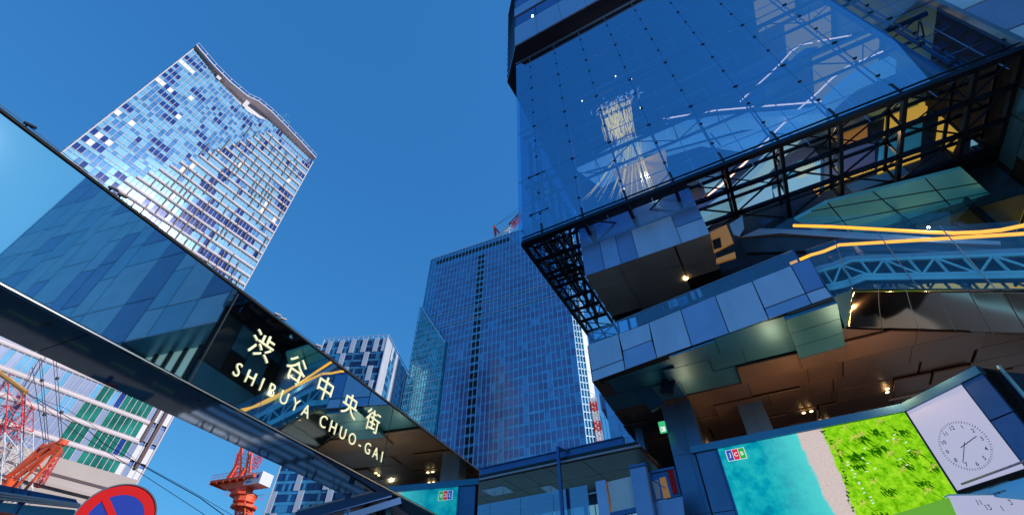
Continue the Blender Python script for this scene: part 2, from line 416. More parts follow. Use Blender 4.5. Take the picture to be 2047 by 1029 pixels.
# small cloud behind the tower roof
cm = bpy.data.materials.new('cloud'); cm.use_nodes = True; n = cm.node_tree; n.nodes.clear()
o_ = n.nodes.new('ShaderNodeOutputMaterial'); pv = n.nodes.new('ShaderNodeVolumePrincipled'); pv.inputs['Color'].default_value = (1,1,1,1)
tc = n.nodes.new('ShaderNodeTexCoord'); tn = n.nodes.new('ShaderNodeTexNoise'); tn.inputs['Scale'].default_value = .12; tn.inputs['Detail'].default_value = 8
mr = n.nodes.new('ShaderNodeMapRange'); mr.inputs['From Min'].default_value = .42; mr.inputs['From Max'].default_value = .62; mr.inputs['To Max'].default_value = .5
n.links.new(tc.outputs['Object'], tn.inputs['Vector']); n.links.new(tn.outputs[0], mr.inputs[0]); n.links.new(mr.outputs[0], pv.inputs['Density']); n.links.new(pv.outputs[0], o_.inputs['Volume'])
m = MB(); cc = ray(563,242)*420+Vector((0,0,EZ)); cr = Vector((1,0,0)); 
for k in range(9):
    c = cc+Vector((R.uniform(-9,7), R.uniform(-5,5), R.uniform(-6,10))); rr = R.uniform(3,6)
    b = len(m.v)
    for a in range(7):
        for q in range(12):
            t = pi*(a+.5)/7; f = 2*pi*q/12; m.v.append(tuple(c+Vector((sin(t)*cos(f), sin(t)*sin(f), cos(t)))*rr))
    for a in range(6):
        for q in range(12): m.f.append((b+a*12+q, b+a*12+(q+1)%12, b+(a+1)*12+(q+1)%12, b+(a+1)*12+q)); m.m.append(0)
    m.f.append(tuple(b+q for q in range(12))); m.m.append(0); m.f.append(tuple(b+72+q for q in range(12))[::-1]); m.m.append(0)
tag(m.build('cloud', cm), kind='structure')

# ================================================================ CENTRAL GLASS TOWER
F2 = Fr(H(862,518,200), 114.3)
W2 = F2.uz(1150,690)[0]
T2 = thing('glass_skyscraper', 'violet blue glass tower in the centre with one black window column and teal lower corner', 'tower', F2.pt(W2/2,-15,0))
m = MB(); m.box(F2, 0, W2, -32, -.25, 0, 199.5); m.build('core_wall', M['ct_blue'], T2)
NF = 42; fh = 4.35; nc = 38; cw2 = W2/nc; cells = []; mu = MB(); sb = MB()
for j in range(NF):
    z1 = 189-j*fh; z0 = z1-fh
    if z1 < 45: break
    for i in range(nc):
        u = i*cw2
        slope = 160-(160-130)*u/20
        teal = u < 19 and z1 < slope
        if teal: continue
        if 35.4 < u+cw2/2 < 39.8: mi = 3
        elif i < 3: mi = 1
        else: mi = 0 if R.random() < .97 else 1
        if z1 < 125 and i % 5 == 2 and R.random() < .45 and mi == 0: mi = 4
        if j == 13 and 28 < i < 31: mi = 4
        cells.append((F2, u+.08, u+cw2-.08, z0+1.35, z1-.05, 0, mi))
        sb.box(F2, u, u+cw2, -.2, -.02, z0+.05, z0+1.3, 0 if (i+j*3) % 5 else 1)
for i in range(nc+1): mu.box(F2, i*cw2-.11, i*cw2+.11, -.1, .34, 45, 199.6)
for z in (151.5, 143.0): mu.box(F2, 0, W2, -.1, .45, z-.16, z+.16)
mu.box(F2, 0, W2, -.1, .3, 199.3, 199.9)
sb.build('spandrel', [M['ct_cyan'], M['ct_blue']], T2); mu.build('mullion', M['ct_mullion'], T2)
windows(T2, cells, [M['ct_violet'], M['ct_blue'], M['ct_cyan'], M['window_black'], M['ct_pane']])
m = MB(); m.box(F2, 0, W2, -.2, -.02, 189, 199.3, 0)
for i in range(2, nc-14): m.box(F2, i*cw2+.1, (i+1)*cw2-.1, -.02, .05, 193.2, 196.4, 1)
m.build('roof_screen', [M['ct_blue'], M['window_black']], T2)
m = MB(); 
for i in range(nc*2): m.bar(F2.pt(i*cw2/2,.1,199.8), F2.pt(i*cw2/2,.1,201.4), .18)
m.bar(F2.pt(0,.1,201.4), F2.pt(W2,.1,201.4), .14); m.build('parapet', M['ct_mullion'], T2)
# teal folded lower corner
m = MB(); m.prism([F2.pt(-1.5,.0,45), F2.pt(19.5,.0,45), F2.pt(19.5,.0,131), F2.pt(0,.0,161)], F2.N*1.4, 0)
m.build('corner_bay', M['ct_teal'], T2)
m = MB(); d = MB()
for j in range(34):
    z = 46+j*3.4; ue = 19.5 if z < 131 else 19.5*(161-z)/30
    if ue < 1: continue
    m.box(F2, -1.2, ue, 1.4, 1.6, z, z+.25)
    for i in range(int(ue/1.5)+1):
        u = i*1.5-.8; d.bar(F2.pt(u,1.55,z+2.7), F2.pt(min(u+1.1, ue),1.55,z+.5), .42, .12, up=F2.N)  # slanted strips stand in for diagonal glints on the glass
for i in range(14): 
    u = -.8+i*1.5; m.box(F2, u-.05, u+.05, 1.4, 1.75, 45, 131+30*(1-max(u,0)/19.5))
m.bar(F2.pt(0,1.5,161), F2.pt(19.5,1.5,131), .6); m.build('bay_frame', M['ct_mullion'], T2); d.build('bay_glints', M['teal_glass'], T2)
# right end: teal curved strip, then the white flank in the sun
Fc = Fr(F2.pt(W2,0,0), 75); uc = Fc.uz(1166,690)[0]
m = MB(); m.box(Fc, 0, uc, -3, 0, 45, 199); m.build('corner_strip', M['teal_glass'], T2)
m = MB(); 
for k in range(48): m.box(Fc, 0, uc, -.1, .35, 46+k*3.2, 46.5+k*3.2)
for k in range(4): m.box(Fc, uc*k/3-.12, uc*k/3+.12, -.1, .5, 45, 199)
m.build('strip_frame', M['ct_mullion'], T2)
Fw = Fr(Fc.pt(uc,0,0), 45); uw = Fw.uz(1175,690)[0]
m = MB(); m.box(Fw, 0, uw, -8, .3, 45, 196)
for k in range(14): m.box(Fw, 0, uw, .3, .33, 50+k*10, 50.15+k*10, 1)
m.build('flank_wall', [M['white_wall'], M['edge_steel']], T2)

# ================================================================ CHEQUERED TOWER
F3 = Fr(H(648,680,130), 96); W3 = F3.uz(776,672)[0]; F3b = Fr(F3.pt(W3,0,0), 6); D3 = 45
T3 = thing('chequered_tower', 'distant tower behind the gate with staggered pale panels on blue window bands', 'tower', F3.pt(W3/2,-20,0))
m = MB(); m.box(F3, 0.05, W3-.05, -D3, -.2, 0, 129.4); m.build('core_wall', M['xt_window'], T3)
m = MB(); wn = []; pn = []
cols = [0, 2.6, 5.0, 8.8, 11.2, 14.8, 17.2, 20.8, 23.2, 26.8, 29.2, 31.2, W3]
for (Fx, wid, cs) in ((F3, W3, cols), (F3b, D3, [0, 2, 4.5, 8, 11, 14.5, 17.5, 21, 24, 28, 31, 35, 38, 42, 45])):
    for j in range(22):
        z1 = 129.4-j*3.9; z0 = z1-3.9
        m.box(Fx, 0, wid, -.2, 0, z0+2.7, z1-.05)
        for i, (a, b) in enumerate(zip(cs, cs[1:])):
            if b > wid: continue
            ph = (i + (j//2)) % 4 if (j % 2 == 0) else (i + (j//2)) % 4
            if ((i*3+(j//2)*5) % 4 == 1 if Fx is F3 else (i*3+(j//2)*5) % 5 in (0,1,3)) or (j < 2 and i % 2 == 1): pn.append((Fx, a, min(b, a+2.4), z0, z1))
            else:
                k = max(1, int((b-a)/1.2))
                for q in range(k): wn.append((Fx, a+(b-a)*q/k+.06, a+(b-a)*(q+1)/k-.06, z0+.1, z0+2.6, 0, 0 if R.random() < .7 else 1))
m.build('floor_band', M['xt_cyan'], T3)
windows(T3, wn, [M['xt_window'], M['xt_cyan']])
pn.sort(key=lambda c: -pxarea([c[0].pt(c[1],0,c[3]), c[0].pt(c[2],0,c[3]), c[0].pt(c[2],0,c[4]), c[0].pt(c[1],0,c[4])]))
for (Fx, a, b, z0, z1) in pn[:100]: x = MB(); x.box(Fx, a, b, -.1, .25, z0, z1); x.build('panel', M['xt_panel'], T3)
if len(pn) > 100:
    x = MB()
    for (Fx, a, b, z0, z1) in pn[100:]: x.box(Fx, a, b, -.1, .25, z0, z1)
    tag(x.build('panel', M['xt_panel'], T3), kind='stuff')
m = MB(); m.bar(F3.pt(0,0,131), F3.pt(W3,0,131), .25); m.bar(F3b.pt(0,0,131), F3b.pt(D3,0,131), .25)
for k in range(14): m.bar(F3.pt(W3*k/13,0,129), F3.pt(W3*k/13,0,131), .2)
m.box(F3, -.1, .35, -.3, .4, 0, 130); m.box(F3, W3-.3, W3+.1, -.3, .4, 0, 130)
m.build('corner_frame', M['xt_panel'], T3)

# blue slab tower seen right of the central tower
F4 = Fr(H(1197,786,95), 112); w4 = 18
T4 = thing('slab_tower', 'plain deep blue slab tower peeping past the balcony corner right of the central tower', 'tower', F4.pt(9,-8,0))
m = MB(); m.box(F4, F4.uz(1216,829)[0]-.5, w4*2, -18, 0, 0, 95); m.build('wall', M['ct_blue'], T4)
m = MB(); u4 = F4.uz(1197,786)[0]; m.box(F4, u4, F4.uz(1216,829)[0]-.55, -18, -.5, 88, 95); m.build('cornice', M['blue_steel'], T4)
m = MB()
for k in range(6): m.box(F4, k*5.5+1, k*5.5+1.15, 0, .1, 0, 95)
for k in range(10): m.box(F4, 0, w4*2, 0, .08, k*9.3, k*9.3+.1)
m.build('panel_joint', M['blue_steel'], T4)

# tower behind the photographer: it stands in the atrium glass as a dark reflection
F5 = Fr(Vector((40,-58,0)), 90)
T5 = thing('dark_office_tower', 'dark office tower across the street behind the camera', 'tower', F5.pt(14,0,0))
m = MB(); m.box(F5, 0, 42, -1, 28, 0, 120); m.build('wall', M['dark_wall'], T5)
m = MB()
for j in range(28):
    for i in range(12): m.box(F5, .6+i*3.5, 3.4+i*3.5, -1.1, -.98, 6+j*4, 8.6+j*4)
tag(m.build('window', M['xt_window'], T5), kind='stuff')
# ================================================================ CRANES
def lattice(m, p, q, w, n, mi=lambda k: 0, r=.12):
    p = Vector(p); q = Vector(q); d = (q-p).normalized()
    a = d.cross(Vector((0,0,1)) if abs(d.z) < .9 else Vector((1,0,0))).normalized()*w/2; b = a.cross(d).normalized()*w/2
    cs = [-a-b, a-b, a+b, -a+b]; st_ = (q-p)/n
    for k in range(n):
        s0 = p+st_*k; s1 = p+st_*(k+1)
        for i in range(4):
            j = (i+1) % 4
            m.bar(s0+cs[i], s1+cs[i], r*1.5, mi=mi(k)); m.bar(s0+cs[i], s0+cs[j], r, mi=mi(k))
            if (k+i) % 2: m.bar(s0+cs[i], s1+cs[j], r, mi=mi(k))
            else: m.bar(s0+cs[j], s1+cs[i], r, mi=mi(k))
RW = [M['crane_red'], M['crane_white']]
# on the central tower
Fk = Fr(F2.pt(0,-8,0), 114.3)
K1 = thing('tower_crane', 'red and white luffing crane on the roof of the central glass tower', 'crane', Fk.at(1003,480))
b0 = Fk.at(1000,474); b1 = Fk.at(1098,372)
m = MB(); lattice(m, b0, b1, 2.8, 14, lambda k: (k//3+1) % 2, .3); m.build('jib', RW, K1)
m = MB(); t = Fk.at(988,453)
m.bar(Fk.at(992,478), t, 1.5); m.bar(Fk.at(1006,476), t, 1.1); m.bar(t-Fk.U*.8, t+Fk.U*.8, 1.0, 1.6); m.build('mast_head', M['crane_red'], K1)
m = MB(); c = Fk.uz(1003,474); m.box(Fk, c[0]-3, c[0]+6, -2, 2, c[1]-3, c[1]+1.4); m.build('machinery_deck', M['crane_white'], K1)
m = MB(); c = Fk.uz(983,483); m.box(Fk, c[0]-1.5, c[0]+1.5, -1.5, 1.5, c[1]-2, c[1]+1.2); m.build('counterweight', M['crane_red'], K1)
m = MB(); m.bar(t, b1, .12); m.bar(t+Vector((0,0,.6)), b0.lerp(b1,.6), .12); m.build('rope', M['rope'], K1)
# far red and white mast right of the tower
Fm = Fr(H(1200,890,60), 100); K2 = thing('tower_crane', 'slim red and white lattice mast between the central tower and the balcony corner', 'crane', Fm.at(1200,897))
m = MB(); p0 = Fm.at(1203,905); p1 = Fm.at(1184,795)
lattice(m, p0, p1, 2.0, 22, lambda k: (k//4) % 2, .22); m.build('mast', RW, K2)
m = MB(); c = Fm.uz(1203,893); m.box(Fm, c[0]-2, c[0]+2, -2, 2, c[1]-.3, c[1]+1.3); m.build('collar', M['crane_red'], K2)
# orange crane under the gate
Fo = Fr(H(480,985,34), 110); OR = M['crane_orange']
K3 = thing('tower_crane', 'orange tower crane with a white machine house seen in the gap under the gate', 'crane', Fo.at(484,1029))
m = MB(); lattice(m, Fo.at(484,1160), Fo.at(488,1005), 2.2, 16, r=.19); m.build('mast', OR, K3)
def disc(m, F, u, n, z, r, h, mi=0, sides=10):
    m.prism([F.pt(u+cos(2*pi*k/sides)*r, n+sin(2*pi*k/sides)*r, z) for k in range(sides)], (0,0,h), mi)
m = MB()
for (py, rr, h) in ((1016,2.7,.5), (1004,2.2,1.3), (993,2.9,.5), (985,1.9,2.0)):
    u, z = Fo.uz(486, py); disc(m, Fo, u, 0, z, rr, h)
m.build('slewing_ring', OR, K3)
m = MB(); ua, za = Fo.uz(437,968); ub, zb = Fo.uz(508,985)
m.box(Fo, ua, ub+.6, -2.4, 2.4, za-.35, za+.15)
for q in range(6): m.box(Fo, ua+(ub-ua)*q/6, ua+(ub-ua)*q/6+.15, -2.5, 2.5, za-.7, za-.35)
m.prism([Fo.pt(ua+1,-1.6,za-.35), Fo.pt(ub-1.2,-1.6,za-.35), Fo.pt((ua+ub)/2+1.6,-1.6,za-2), Fo.pt((ua+ub)/2-1.4,-1.6,za-2)], Fo.N*3.2)
m.build('machinery_deck', OR, K3)
m = MB(); zr = za+1.3
for s_ in (-2.4, 2.4):
    m.bar(Fo.pt(ua,s_,zr), Fo.pt(ub,s_,zr), .07); m.bar(Fo.pt(ua,s_,za+.7), Fo.pt(ub,s_,za+.7), .05)
    for k in range(12): m.bar(Fo.pt(ua+(ub-ua)*k/11,s_,za), Fo.pt(ua+(ub-ua)*k/11,s_,zr), .06)
for s_ in (-2.8, 2.8):
    u, z = Fo.uz(486,995)
    for k in range(9): m.bar(Fo.pt(u-2.8+k*.7,s_,z), Fo.pt(u-2.8+k*.7,s_,z+1.3), .05)
    m.bar(Fo.pt(u-2.8,s_,z+1.3), Fo.pt(u+2.8,s_,z+1.3), .06)
m.build('guard_rail', M['crane_red'], K3)
m = MB(); u0, z0 = Fo.uz(497,975); m.box(Fo, u0, u0+4.6, -1.5, 1.9, z0, z0+2.6); m.build('machine_house', M['crane_white'], K3, bevel=.06)
m = MB()
m.box(Fo, u0+1.2, u0+1.5, 1.9, 1.93, z0+1.2, z0+1.7, 0); m.box(Fo, u0+1.6, u0+1.8, 1.9, 1.93, z0+1.4, z0+2.1, 1); m.box(Fo, u0+3.2, u0+3.9, 1.9, 1.93, z0+1.2, z0+2.0, 0)
for k in range(5): m.box(Fo, u0+.7+k*.35, u0+.95+k*.35, 1.9, 1.93, z0+.5, z0+.75, 0)
m.build('marking', [M['sign_blue'], M['t1_green']], K3)
m = MB(); ap = [Fo.at(468,935), Fo.at(481,870), Fo.at(500,870)]
for (a, b, ww) in (((463,960),(482,893),.38), ((478,966),(484,893),.3), ((487,960),(499,900),.38), ((497,962),(503,905),.4)):
    m.bar(Fo.at(*a), Fo.at(*b), ww)
for k in range(6): y = 955-k*9; m.bar(Fo.at(467+k*2.2,y), Fo.at(499-k*.3,y-5), .12); m.bar(Fo.at(467+k*2.2,y), Fo.at(499,y-13), .1)
m.build('head_frame', OR, K3)
m = MB(); lattice(m, Fo.at(466,958), Fo.at(478,905), .7, 9, r=.06); lattice(m, Fo.at(505,935,-4), Fo.at(528,898,-4), 1.4, 7, r=.07); m.build('ladder', M['crane_red'], K3)
m = MB()
for (x, y) in ((460,962), (476,968)):
    u, z = Fo.uz(x, y); m.prism([Fo.pt(u-.6,.6,z), Fo.pt(u+.5,.6,z), Fo.pt(u+1.3,.6,z+3.2), Fo.pt(u+.7,.6,z+3.2)], Fo.N*.5)
m.build('bracket', OR, K3)
# big crane at the left edge
MB.W = 1.6; Fl = Fr(H(40,880,38), 95)
K4 = thing('tower_crane', 'large orange luffing crane with red and white lattice mast at the left edge', 'crane', Fl.at(40,960))
m = MB(); lattice(m, Fl.at(-8,1010), Fl.at(24,640), 4.2, 15, lambda k: 0 if 3 < k < 9 else 1, .06)
lattice(m, Fl.at(34,1010,-3), Fl.at(47,640,-3), 2.8, 16, lambda k: 0 if 4 < k < 10 else 1, .055); m.build('mast', RW, K4)
m = MB()
for (a, b, ww) in (((-30,985),(112,884),.42), ((-30,1000),(126,885),.38), ((20,985),(112,892),.2), ((50,978),(124,895),.22), ((8,960),(90,886),.3)): m.bar(Fl.at(*a), Fl.at(*b), ww)
m.bar(Fl.at(50,935), Fl.at(72,948), .12); m.bar(Fl.at(72,905), Fl.at(82,938), .12); m.bar(Fl.at(84,895), Fl.at(120,885), .5, .35); m.bar(Fl.at(104,898), Fl.at(128,878), .5)
u, z = Fl.uz(120,888); disc(m, Fl, u, -.3, z, .8, .9); u, z = Fl.uz(98,890); disc(m, Fl, u, -.3, z, .6, .6)
m.box(Fl, *(sorted((Fl.uz(-20,965)[0], Fl.uz(24,965)[0]))), -1, 1, Fl.uz(0,985)[1], Fl.uz(0,958)[1]); m.build('jib', OR, K4)
m = MB(); lattice(m, Fl.at(76,972,-1), Fl.at(118,900,-1), .9, 14, r=.045); m.build('ladder', M['crane_red'], K4)
m = MB()
for (a, b) in (((76,690),(92,885)), ((80,690),(97,884)), ((104,690),(120,882)), ((110,690),(125,880)), ((58,690),(88,886))): m.bar(Fl.at(*a), Fl.at(*b), .05)
for (x, y) in ((87,830), (121,826), (82,762), (113,758)): u, z = Fl.uz(x, y); disc(m, Fl, u, 0, z, .35, .5, 0, 8)
m.build('rope', M['rope'], K4)
m = MB(); m.tube([Fl.at(-40,717,4), Fl.at(52,784,4)], .28, 8); tag(m.build('boom', M['pipe_yellow']), 'yellow orange boom tip poking in from the left edge with wires tied to its end', 'boom')
# overhead wires
WI = 'black overhead wires under the gate'
for k, (pts, rr, lab) in enumerate([
    ([(52,784), (120,824), (168,852), (207,886), (292,934), (400,994), (470,1045)], .045, 'thick black overhead wire sagging from the boom tip towards the orange crane'),
    ([(52,784), (140,855), (300,957), (400,1022), (440,1050)], .03, 'lower thin black wire running from the boom tip past the round sign'),
    ([(0,742), (60,790), (130,815), (180,845), (280,925), (390,985), (470,1032)], .022, 'thin black wire just above the thick one, crossing the tower foot'),
    ([(0,948), (80,968), (150,990)], .03, 'short black wire above the dark awning at the lower left edge')]):
    P = [Fl.at(x, y, 5) for x, y in pts]; m = MB(); m.tube(P, rr, 5); tag(m.build('overhead_wire', M['rope']), lab, 'wire', WI)

MB.W = 1.0
# ================================================================ GATE
FG = Fr(H(0,570,5.5), 22.9); GE = 14.35; GT = 7.66; GB = 5.5; GD = 1.38
G = thing('street_gate', 'long dark mirror glass box gate crossing the picture with shining cream lettering', 'gate', FG.pt(4,0,0))
m = MB(); m.box(FG, -9, GE, -GD+.05, -.03, GB+.03, GT-.02); m.build('body', M['black_metal'], G)
js = [-9, -8.5, -2.8, 2.9, 8.6, GE]
for a, b in zip(js[1:], js[2:]):
    x = MB(); x.box(FG, a+.014, b-.014, -.03, 0, GB+.05, GT-.06); x.build('mirror_panel', M['gate_mirror'], G)
m = MB(); m.box(FG, -9, GE+.02, -GD, .02, GT-.035, GT+.01); m.box(FG, GE, GE+.03, -GD, 0, GB, GT-.06); m.build('top_trim', M['matt_black'], G)
m = MB(); m.box(FG, -9, GE, -.02, .008, GB+.01, GB+.03); m.build('lower_trim', M['edge_steel'], G)
js = [-9, -3.1, 1.2, 5.6, 10, GE]
for a, b in zip(js, js[1:]):
    x = MB(); x.box(FG, a+.006, b-.006, -GD+.04, -.06, GB, GB+.03); x.build('soffit_panel', M['gate_soffit'], G)
m = MB()
for u in (-2, .8, 3.4, 6.5, 9): disc(m, FG, u, -.35, GB-.01, .035, .012)
m.build('soffit_bolt', M['black_metal'], G)
def font_mesh(ch, size, ext, off=0.0):
    c = bpy.data.curves.new('t', 'FONT'); c.body = ch; c.size = size; c.extrude = ext; c.offset = off; c.align_x = 'CENTER'; c.resolution_u = 4
    o = bpy.data.objects.new('t', c); S.collection.objects.link(o); bpy.context.view_layer.update()
    me = bpy.data.meshes.new_from_object(o.evaluated_get(bpy.context.evaluated_depsgraph_get())); bpy.data.objects.remove(o)
    return me
def put_text(ch, F, u, n, z, size, material, parent, name='letter', ext=.008, off=.0, sx=1, rot=0, flip=False, center=False):
    me = font_mesh(ch, size, ext, off)
    if not len(me.vertices): return None
    xs = [v.co.x for v in me.vertices]; ys = [v.co.y for v in me.vertices]
    cx = (min(xs)+max(xs))/2; cy = (min(ys)+max(ys))/2 if center else 0
    for v in me.vertices:
        x, y = (v.co.x-cx)*sx, v.co.y-cy
        if flip: y = -y
        x, y = x*cos(rot)-y*sin(rot), x*sin(rot)+y*cos(rot)
        v.co = F.pt(u+x, n+v.co.z+ext, z+y)
    me.materials.clear(); me.materials.append(material)
    o = bpy.data.objects.new(name, me); S.collection.objects.link(o)
    if parent: o.parent = parent; me.transform(Matrix.Translation(-parent_loc(parent)))
    return o
for ch, u in zip('渋谷中央街', (3.89, 4.92, 5.90, 6.87, 7.84)):
    put_text(ch, FG, u, 0, 6.90, .62, M['letter_cream'], G, off=.001, center=True)
lat = 'SHIBUYA CHUO-GAI'; adv = {'S':.30,'H':.36,'I':.22,'B':.34,'U':.36,'Y':.33,'A':.34,' ':.24,'C':.34,'O':.38,'-':.26,'G':.37}
tot = sum(adv[c] for c in lat); k = (8.62-3.47)/tot; u = 3.47
for c in lat:
    a = adv[c]*k
    if c != ' ': put_text(c, FG, u+a/2, 0, 6.045, .40, M['letter_cream'], G, off=-.001, sx=.9)
    u += a
for (px, py) in ((52,252), (222,377), (241,391), (551,631), (562,640), (634,690)):
    u, z = FG.uz(px, py, -.1); x = MB(); x.bar(FG.pt(u,-.1,GT), FG.pt(u,-.1,GT+.13), .02); x.bar(FG.pt(u-.05,-.1,GT+.14), FG.pt(u+.09,-.05,GT+.15), .035); x.build('top_sensor', M['black_metal'], G)
m = MB(); m.tube([FG.pt(u_, -.1, GT+.14+(-.05 if i % 2 else 0)) for i, u_ in enumerate([-9,-5,-1.3,2,5.2,8,11,14])], .006, 4); m.build('cable', M['rope'], G)
# gate leg and things hung on it
fl = Fr(FG.P, 22.9); u, z = FG.uz(775,1000,-.7)
m = MB(); m.box(FG, u-.12, u+.12, -.85, -.6, 0, GB-.01); m.box(FG, u-.25, u+.25, -1.0, -.45, 0, .1); m.box(FG, GE-.4, GE, -GD+.05, -.05, 0, GB-.01); m.build('leg', M['blue_steel'], G)
m = MB()
for k in range(3): m.box(FG, u-.75+k*.5, u-.4+k*.5, -1.0, -.7, GB-.42, GB-.2)
m.bar(FG.pt(u-.9,-.8,GB-.18), FG.pt(u+.9,-.8,GB-.18), .05); m.build('signal_box', M['black_metal'], G)
m = MB(); m.box(FG, u+.12, u+.24, -.7, -.695, GB-.36, GB-.31); m.build('pilot_lamp', M['sign_green'], G)
# street canopy behind the gate leg
Fs = Fr(H(640,1010,5.0), 62)
SC = thing('steel_canopy', 'flat grey steel canopy with cables under the gate beside its post', 'canopy', Fs.at(700,1029))
m = MB(); pa, pb = Fs.at(590,1034), Fs.at(780,985); m.bar(pa, pb, .16, .22); m.bar(Fs.at(640,1050), Fs.at(800,1000), .12, .16); m.bar(Fs.at(692,1050), Fs.at(697,985), .12); m.build('beam', M['blue_steel'], SC)
m = MB(); m.prism([pa+Vector((0,0,.12)), pb+Vector((0,0,.12)), pb+Vector((1,4,.12)), pa+Vector((1,4,.12))], (0,0,.06)); m.build('roof_sheet', M['skirt_grey'], SC)

# ================================================================ AWNING AND ROUND SIGN AT LOWER LEFT
Fa = Fr(H(0,968,4.6), 60)
AW = thing('steel_awning', 'dark blue steel awning frame with an orange edge at the lower left corner', 'awning', Fa.at(60,1029))
m = MB(); pts = [(-30,962), (152,997), (160,1012), (-30,976)]
m.prism([Fa.at(*p) for p in pts], -Fa.N*.12); m.bar(Fa.at(-20,1010), Fa.at(18,975), .12, .2); m.bar(Fa.at(55,985), Fa.at(10,1060), .08); m.build('fascia', M['blue_steel'], AW)
m = MB()
for dy in (0, 6, 13): m.tube([Fa.at(-30,980+dy,.1), Fa.at(160,1008+dy*.4,.1)], .025, 6)
m.build('pipe', M['skirt_grey'], AW)
m = MB(); m.prism([Fa.at(-30,1000,.02), Fa.at(150,1018,.02), Fa.at(150,1050,.02), Fa.at(-30,1050,.02)], -Fa.N*.1); m.build('side_panel', M['wall_teal'], AW)
m = MB(); m.bar(Fa.at(-20,1021,.1), Fa.at(60,1034,.1), .035); m.build('edge_light', M['crane_orange'], AW)
sc_ = ray(229,1039); tS = 3.3; SP = sc_*tS+Vector((0,0,EZ))
azs = degrees(math.atan2(SP.x, SP.y)); Fp = Fr(SP, azs+90+4)
SG = thing('traffic_sign', 'round red ringed blue no parking sign cut by the bottom edge at the left', 'traffic sign', (SP.x, SP.y, 0))
ux, zx = Fp.uz(311,1039); RS = abs(ux)
def ring(m, F, u, n, z, r0, r1, h, mi=0, sides=64, a0=0, a1=2*pi):
    for k in range(sides):
        t0 = a0+(a1-a0)*k/sides; t1 = a0+(a1-a0)*(k+1)/sides
        P_ = [F.pt(u+cos(t)*rr, n, z+sin(t)*rr) for t, rr in ((t0,r0), (t0,r1), (t1,r1), (t1,r0))]
        m.prism(P_, F.N*h, mi)
m = MB(); ring(m, Fp, 0, -.02, SP.z, 0, RS, .018); ring(m, Fp, 0, -.03, SP.z, RS*.965, RS, .04); m.build('back_plate', M['edge_steel'], SG)
m = MB(); ring(m, Fp, 0, 0, SP.z, RS*.69, RS*.965, .003); m.build('red_ring', M['sign_red'], SG)
m = MB(); ring(m, Fp, 0, 0, SP.z, 0, RS*.69, .002); m.build('blue_disc', M['sign_blue'], SG)
m = MB(); a_ = radians(135); c = Vector((cos(a_), sin(a_))); 
m.prism([Fp.pt(c.x*RS*.72*s1-c.y*RS*.085*s2, .004, SP.z+c.y*RS*.72*s1+c.x*RS*.085*s2) for s1, s2 in ((1,1),(1,-1),(-1,-1),(-1,1))], Fp.N*.002); m.build('slash', M['sign_red'], SG)
m = MB(); m.tube([Fp.pt(0,-.07,0), Fp.pt(0,-.07,SP.z+RS*.8)], .03, 12); m.build('post', M['skirt_grey'], SG, smooth=True)
# ================================================================ STATION BUILDING (right half)
AZG = 118.5
GA = Fr(H(1045,487,29.7), AZG); GS = Fr(GA.P, 28.5)
B = thing('station_building', 'huge building filling the right half: glass atrium over black trusses, panelled balcony and brown soffit', 'building', GA.pt(15,-10,0))
def col3(x0, x1, n, z): pass
# ---- balcony fascia
ZS = 16.4
FA = Fr(H(1184,763,ZS), 127.6)
P1 = FA.P.copy(); uR = FA.uz(1665,594)[0]; P2 = FA.pt(uR,0,0); ZF = 19.2
z3_ = lambda x, y: (1100+x/2.45, 380+y/2.45)
pans = [([(185,760),(335,705),(360,830),(205,888)],'clad_a'), ([(205,888),(360,830),(369,882),(209,940)],'clad_a'),
 ([(335,705),(485,650),(500,735),(357,790)],'clad_a'), ([(357,790),(500,735),(525,825),(369,882)],'clad_b'),
 ([(485,650),(640,587),(695,765),(525,825)],'clad_a'), ([(640,587),(808,519),(878,702),(695,765)],'clad_b'),
 ([(808,519),(990,448),(1072,635),(878,702)],'clad_a'), ([(990,448),(1180,373),(1253,508),(1051,583)],'clad_a'),
 ([(1051,583),(1253,508),(1282,560),(1072,635)],'clad_b'), ([(1180,373),(1270,337),(1348,475),(1253,508)],'clad_c'),
 ([(1253,508),(1348,475),(1384,524),(1282,560)],'clad_a')]
m = MB(); m.prism([P1+Vector((0,0,ZS+.02)), FA.pt(uR-.02,0,ZS+.02), FA.pt(uR-.02,0,ZF-.03), P1+Vector((0,0,ZF-.03))], -FA.N*.5); bal = m.build('balcony_fascia', M['gap_black'], B)
for pts, mt in pans:
    uz = [FA.uz(*z3_(*p)) for p in pts]; cu = sum(a for a, b in uz)/4; cz = sum(b for a, b in uz)/4
    q = []
    for a, b in uz:
        q.append(FA.pt(a-.025*(1 if a > cu else -1), .04, b-.025*(1 if b > cz else -1)))
    m = MB(); m.prism(q, FA.N*R.uniform(.02,.045)); m.build('fascia_panel', M[mt], bal, bevel=.006)
# right return of the balcony
FR = Fr(P2, 28.5); m = MB(); m.box(FR, .05, 3.6, .0, .06, ZS, ZF); m.build('fascia_return', M['soffit_c'], B)
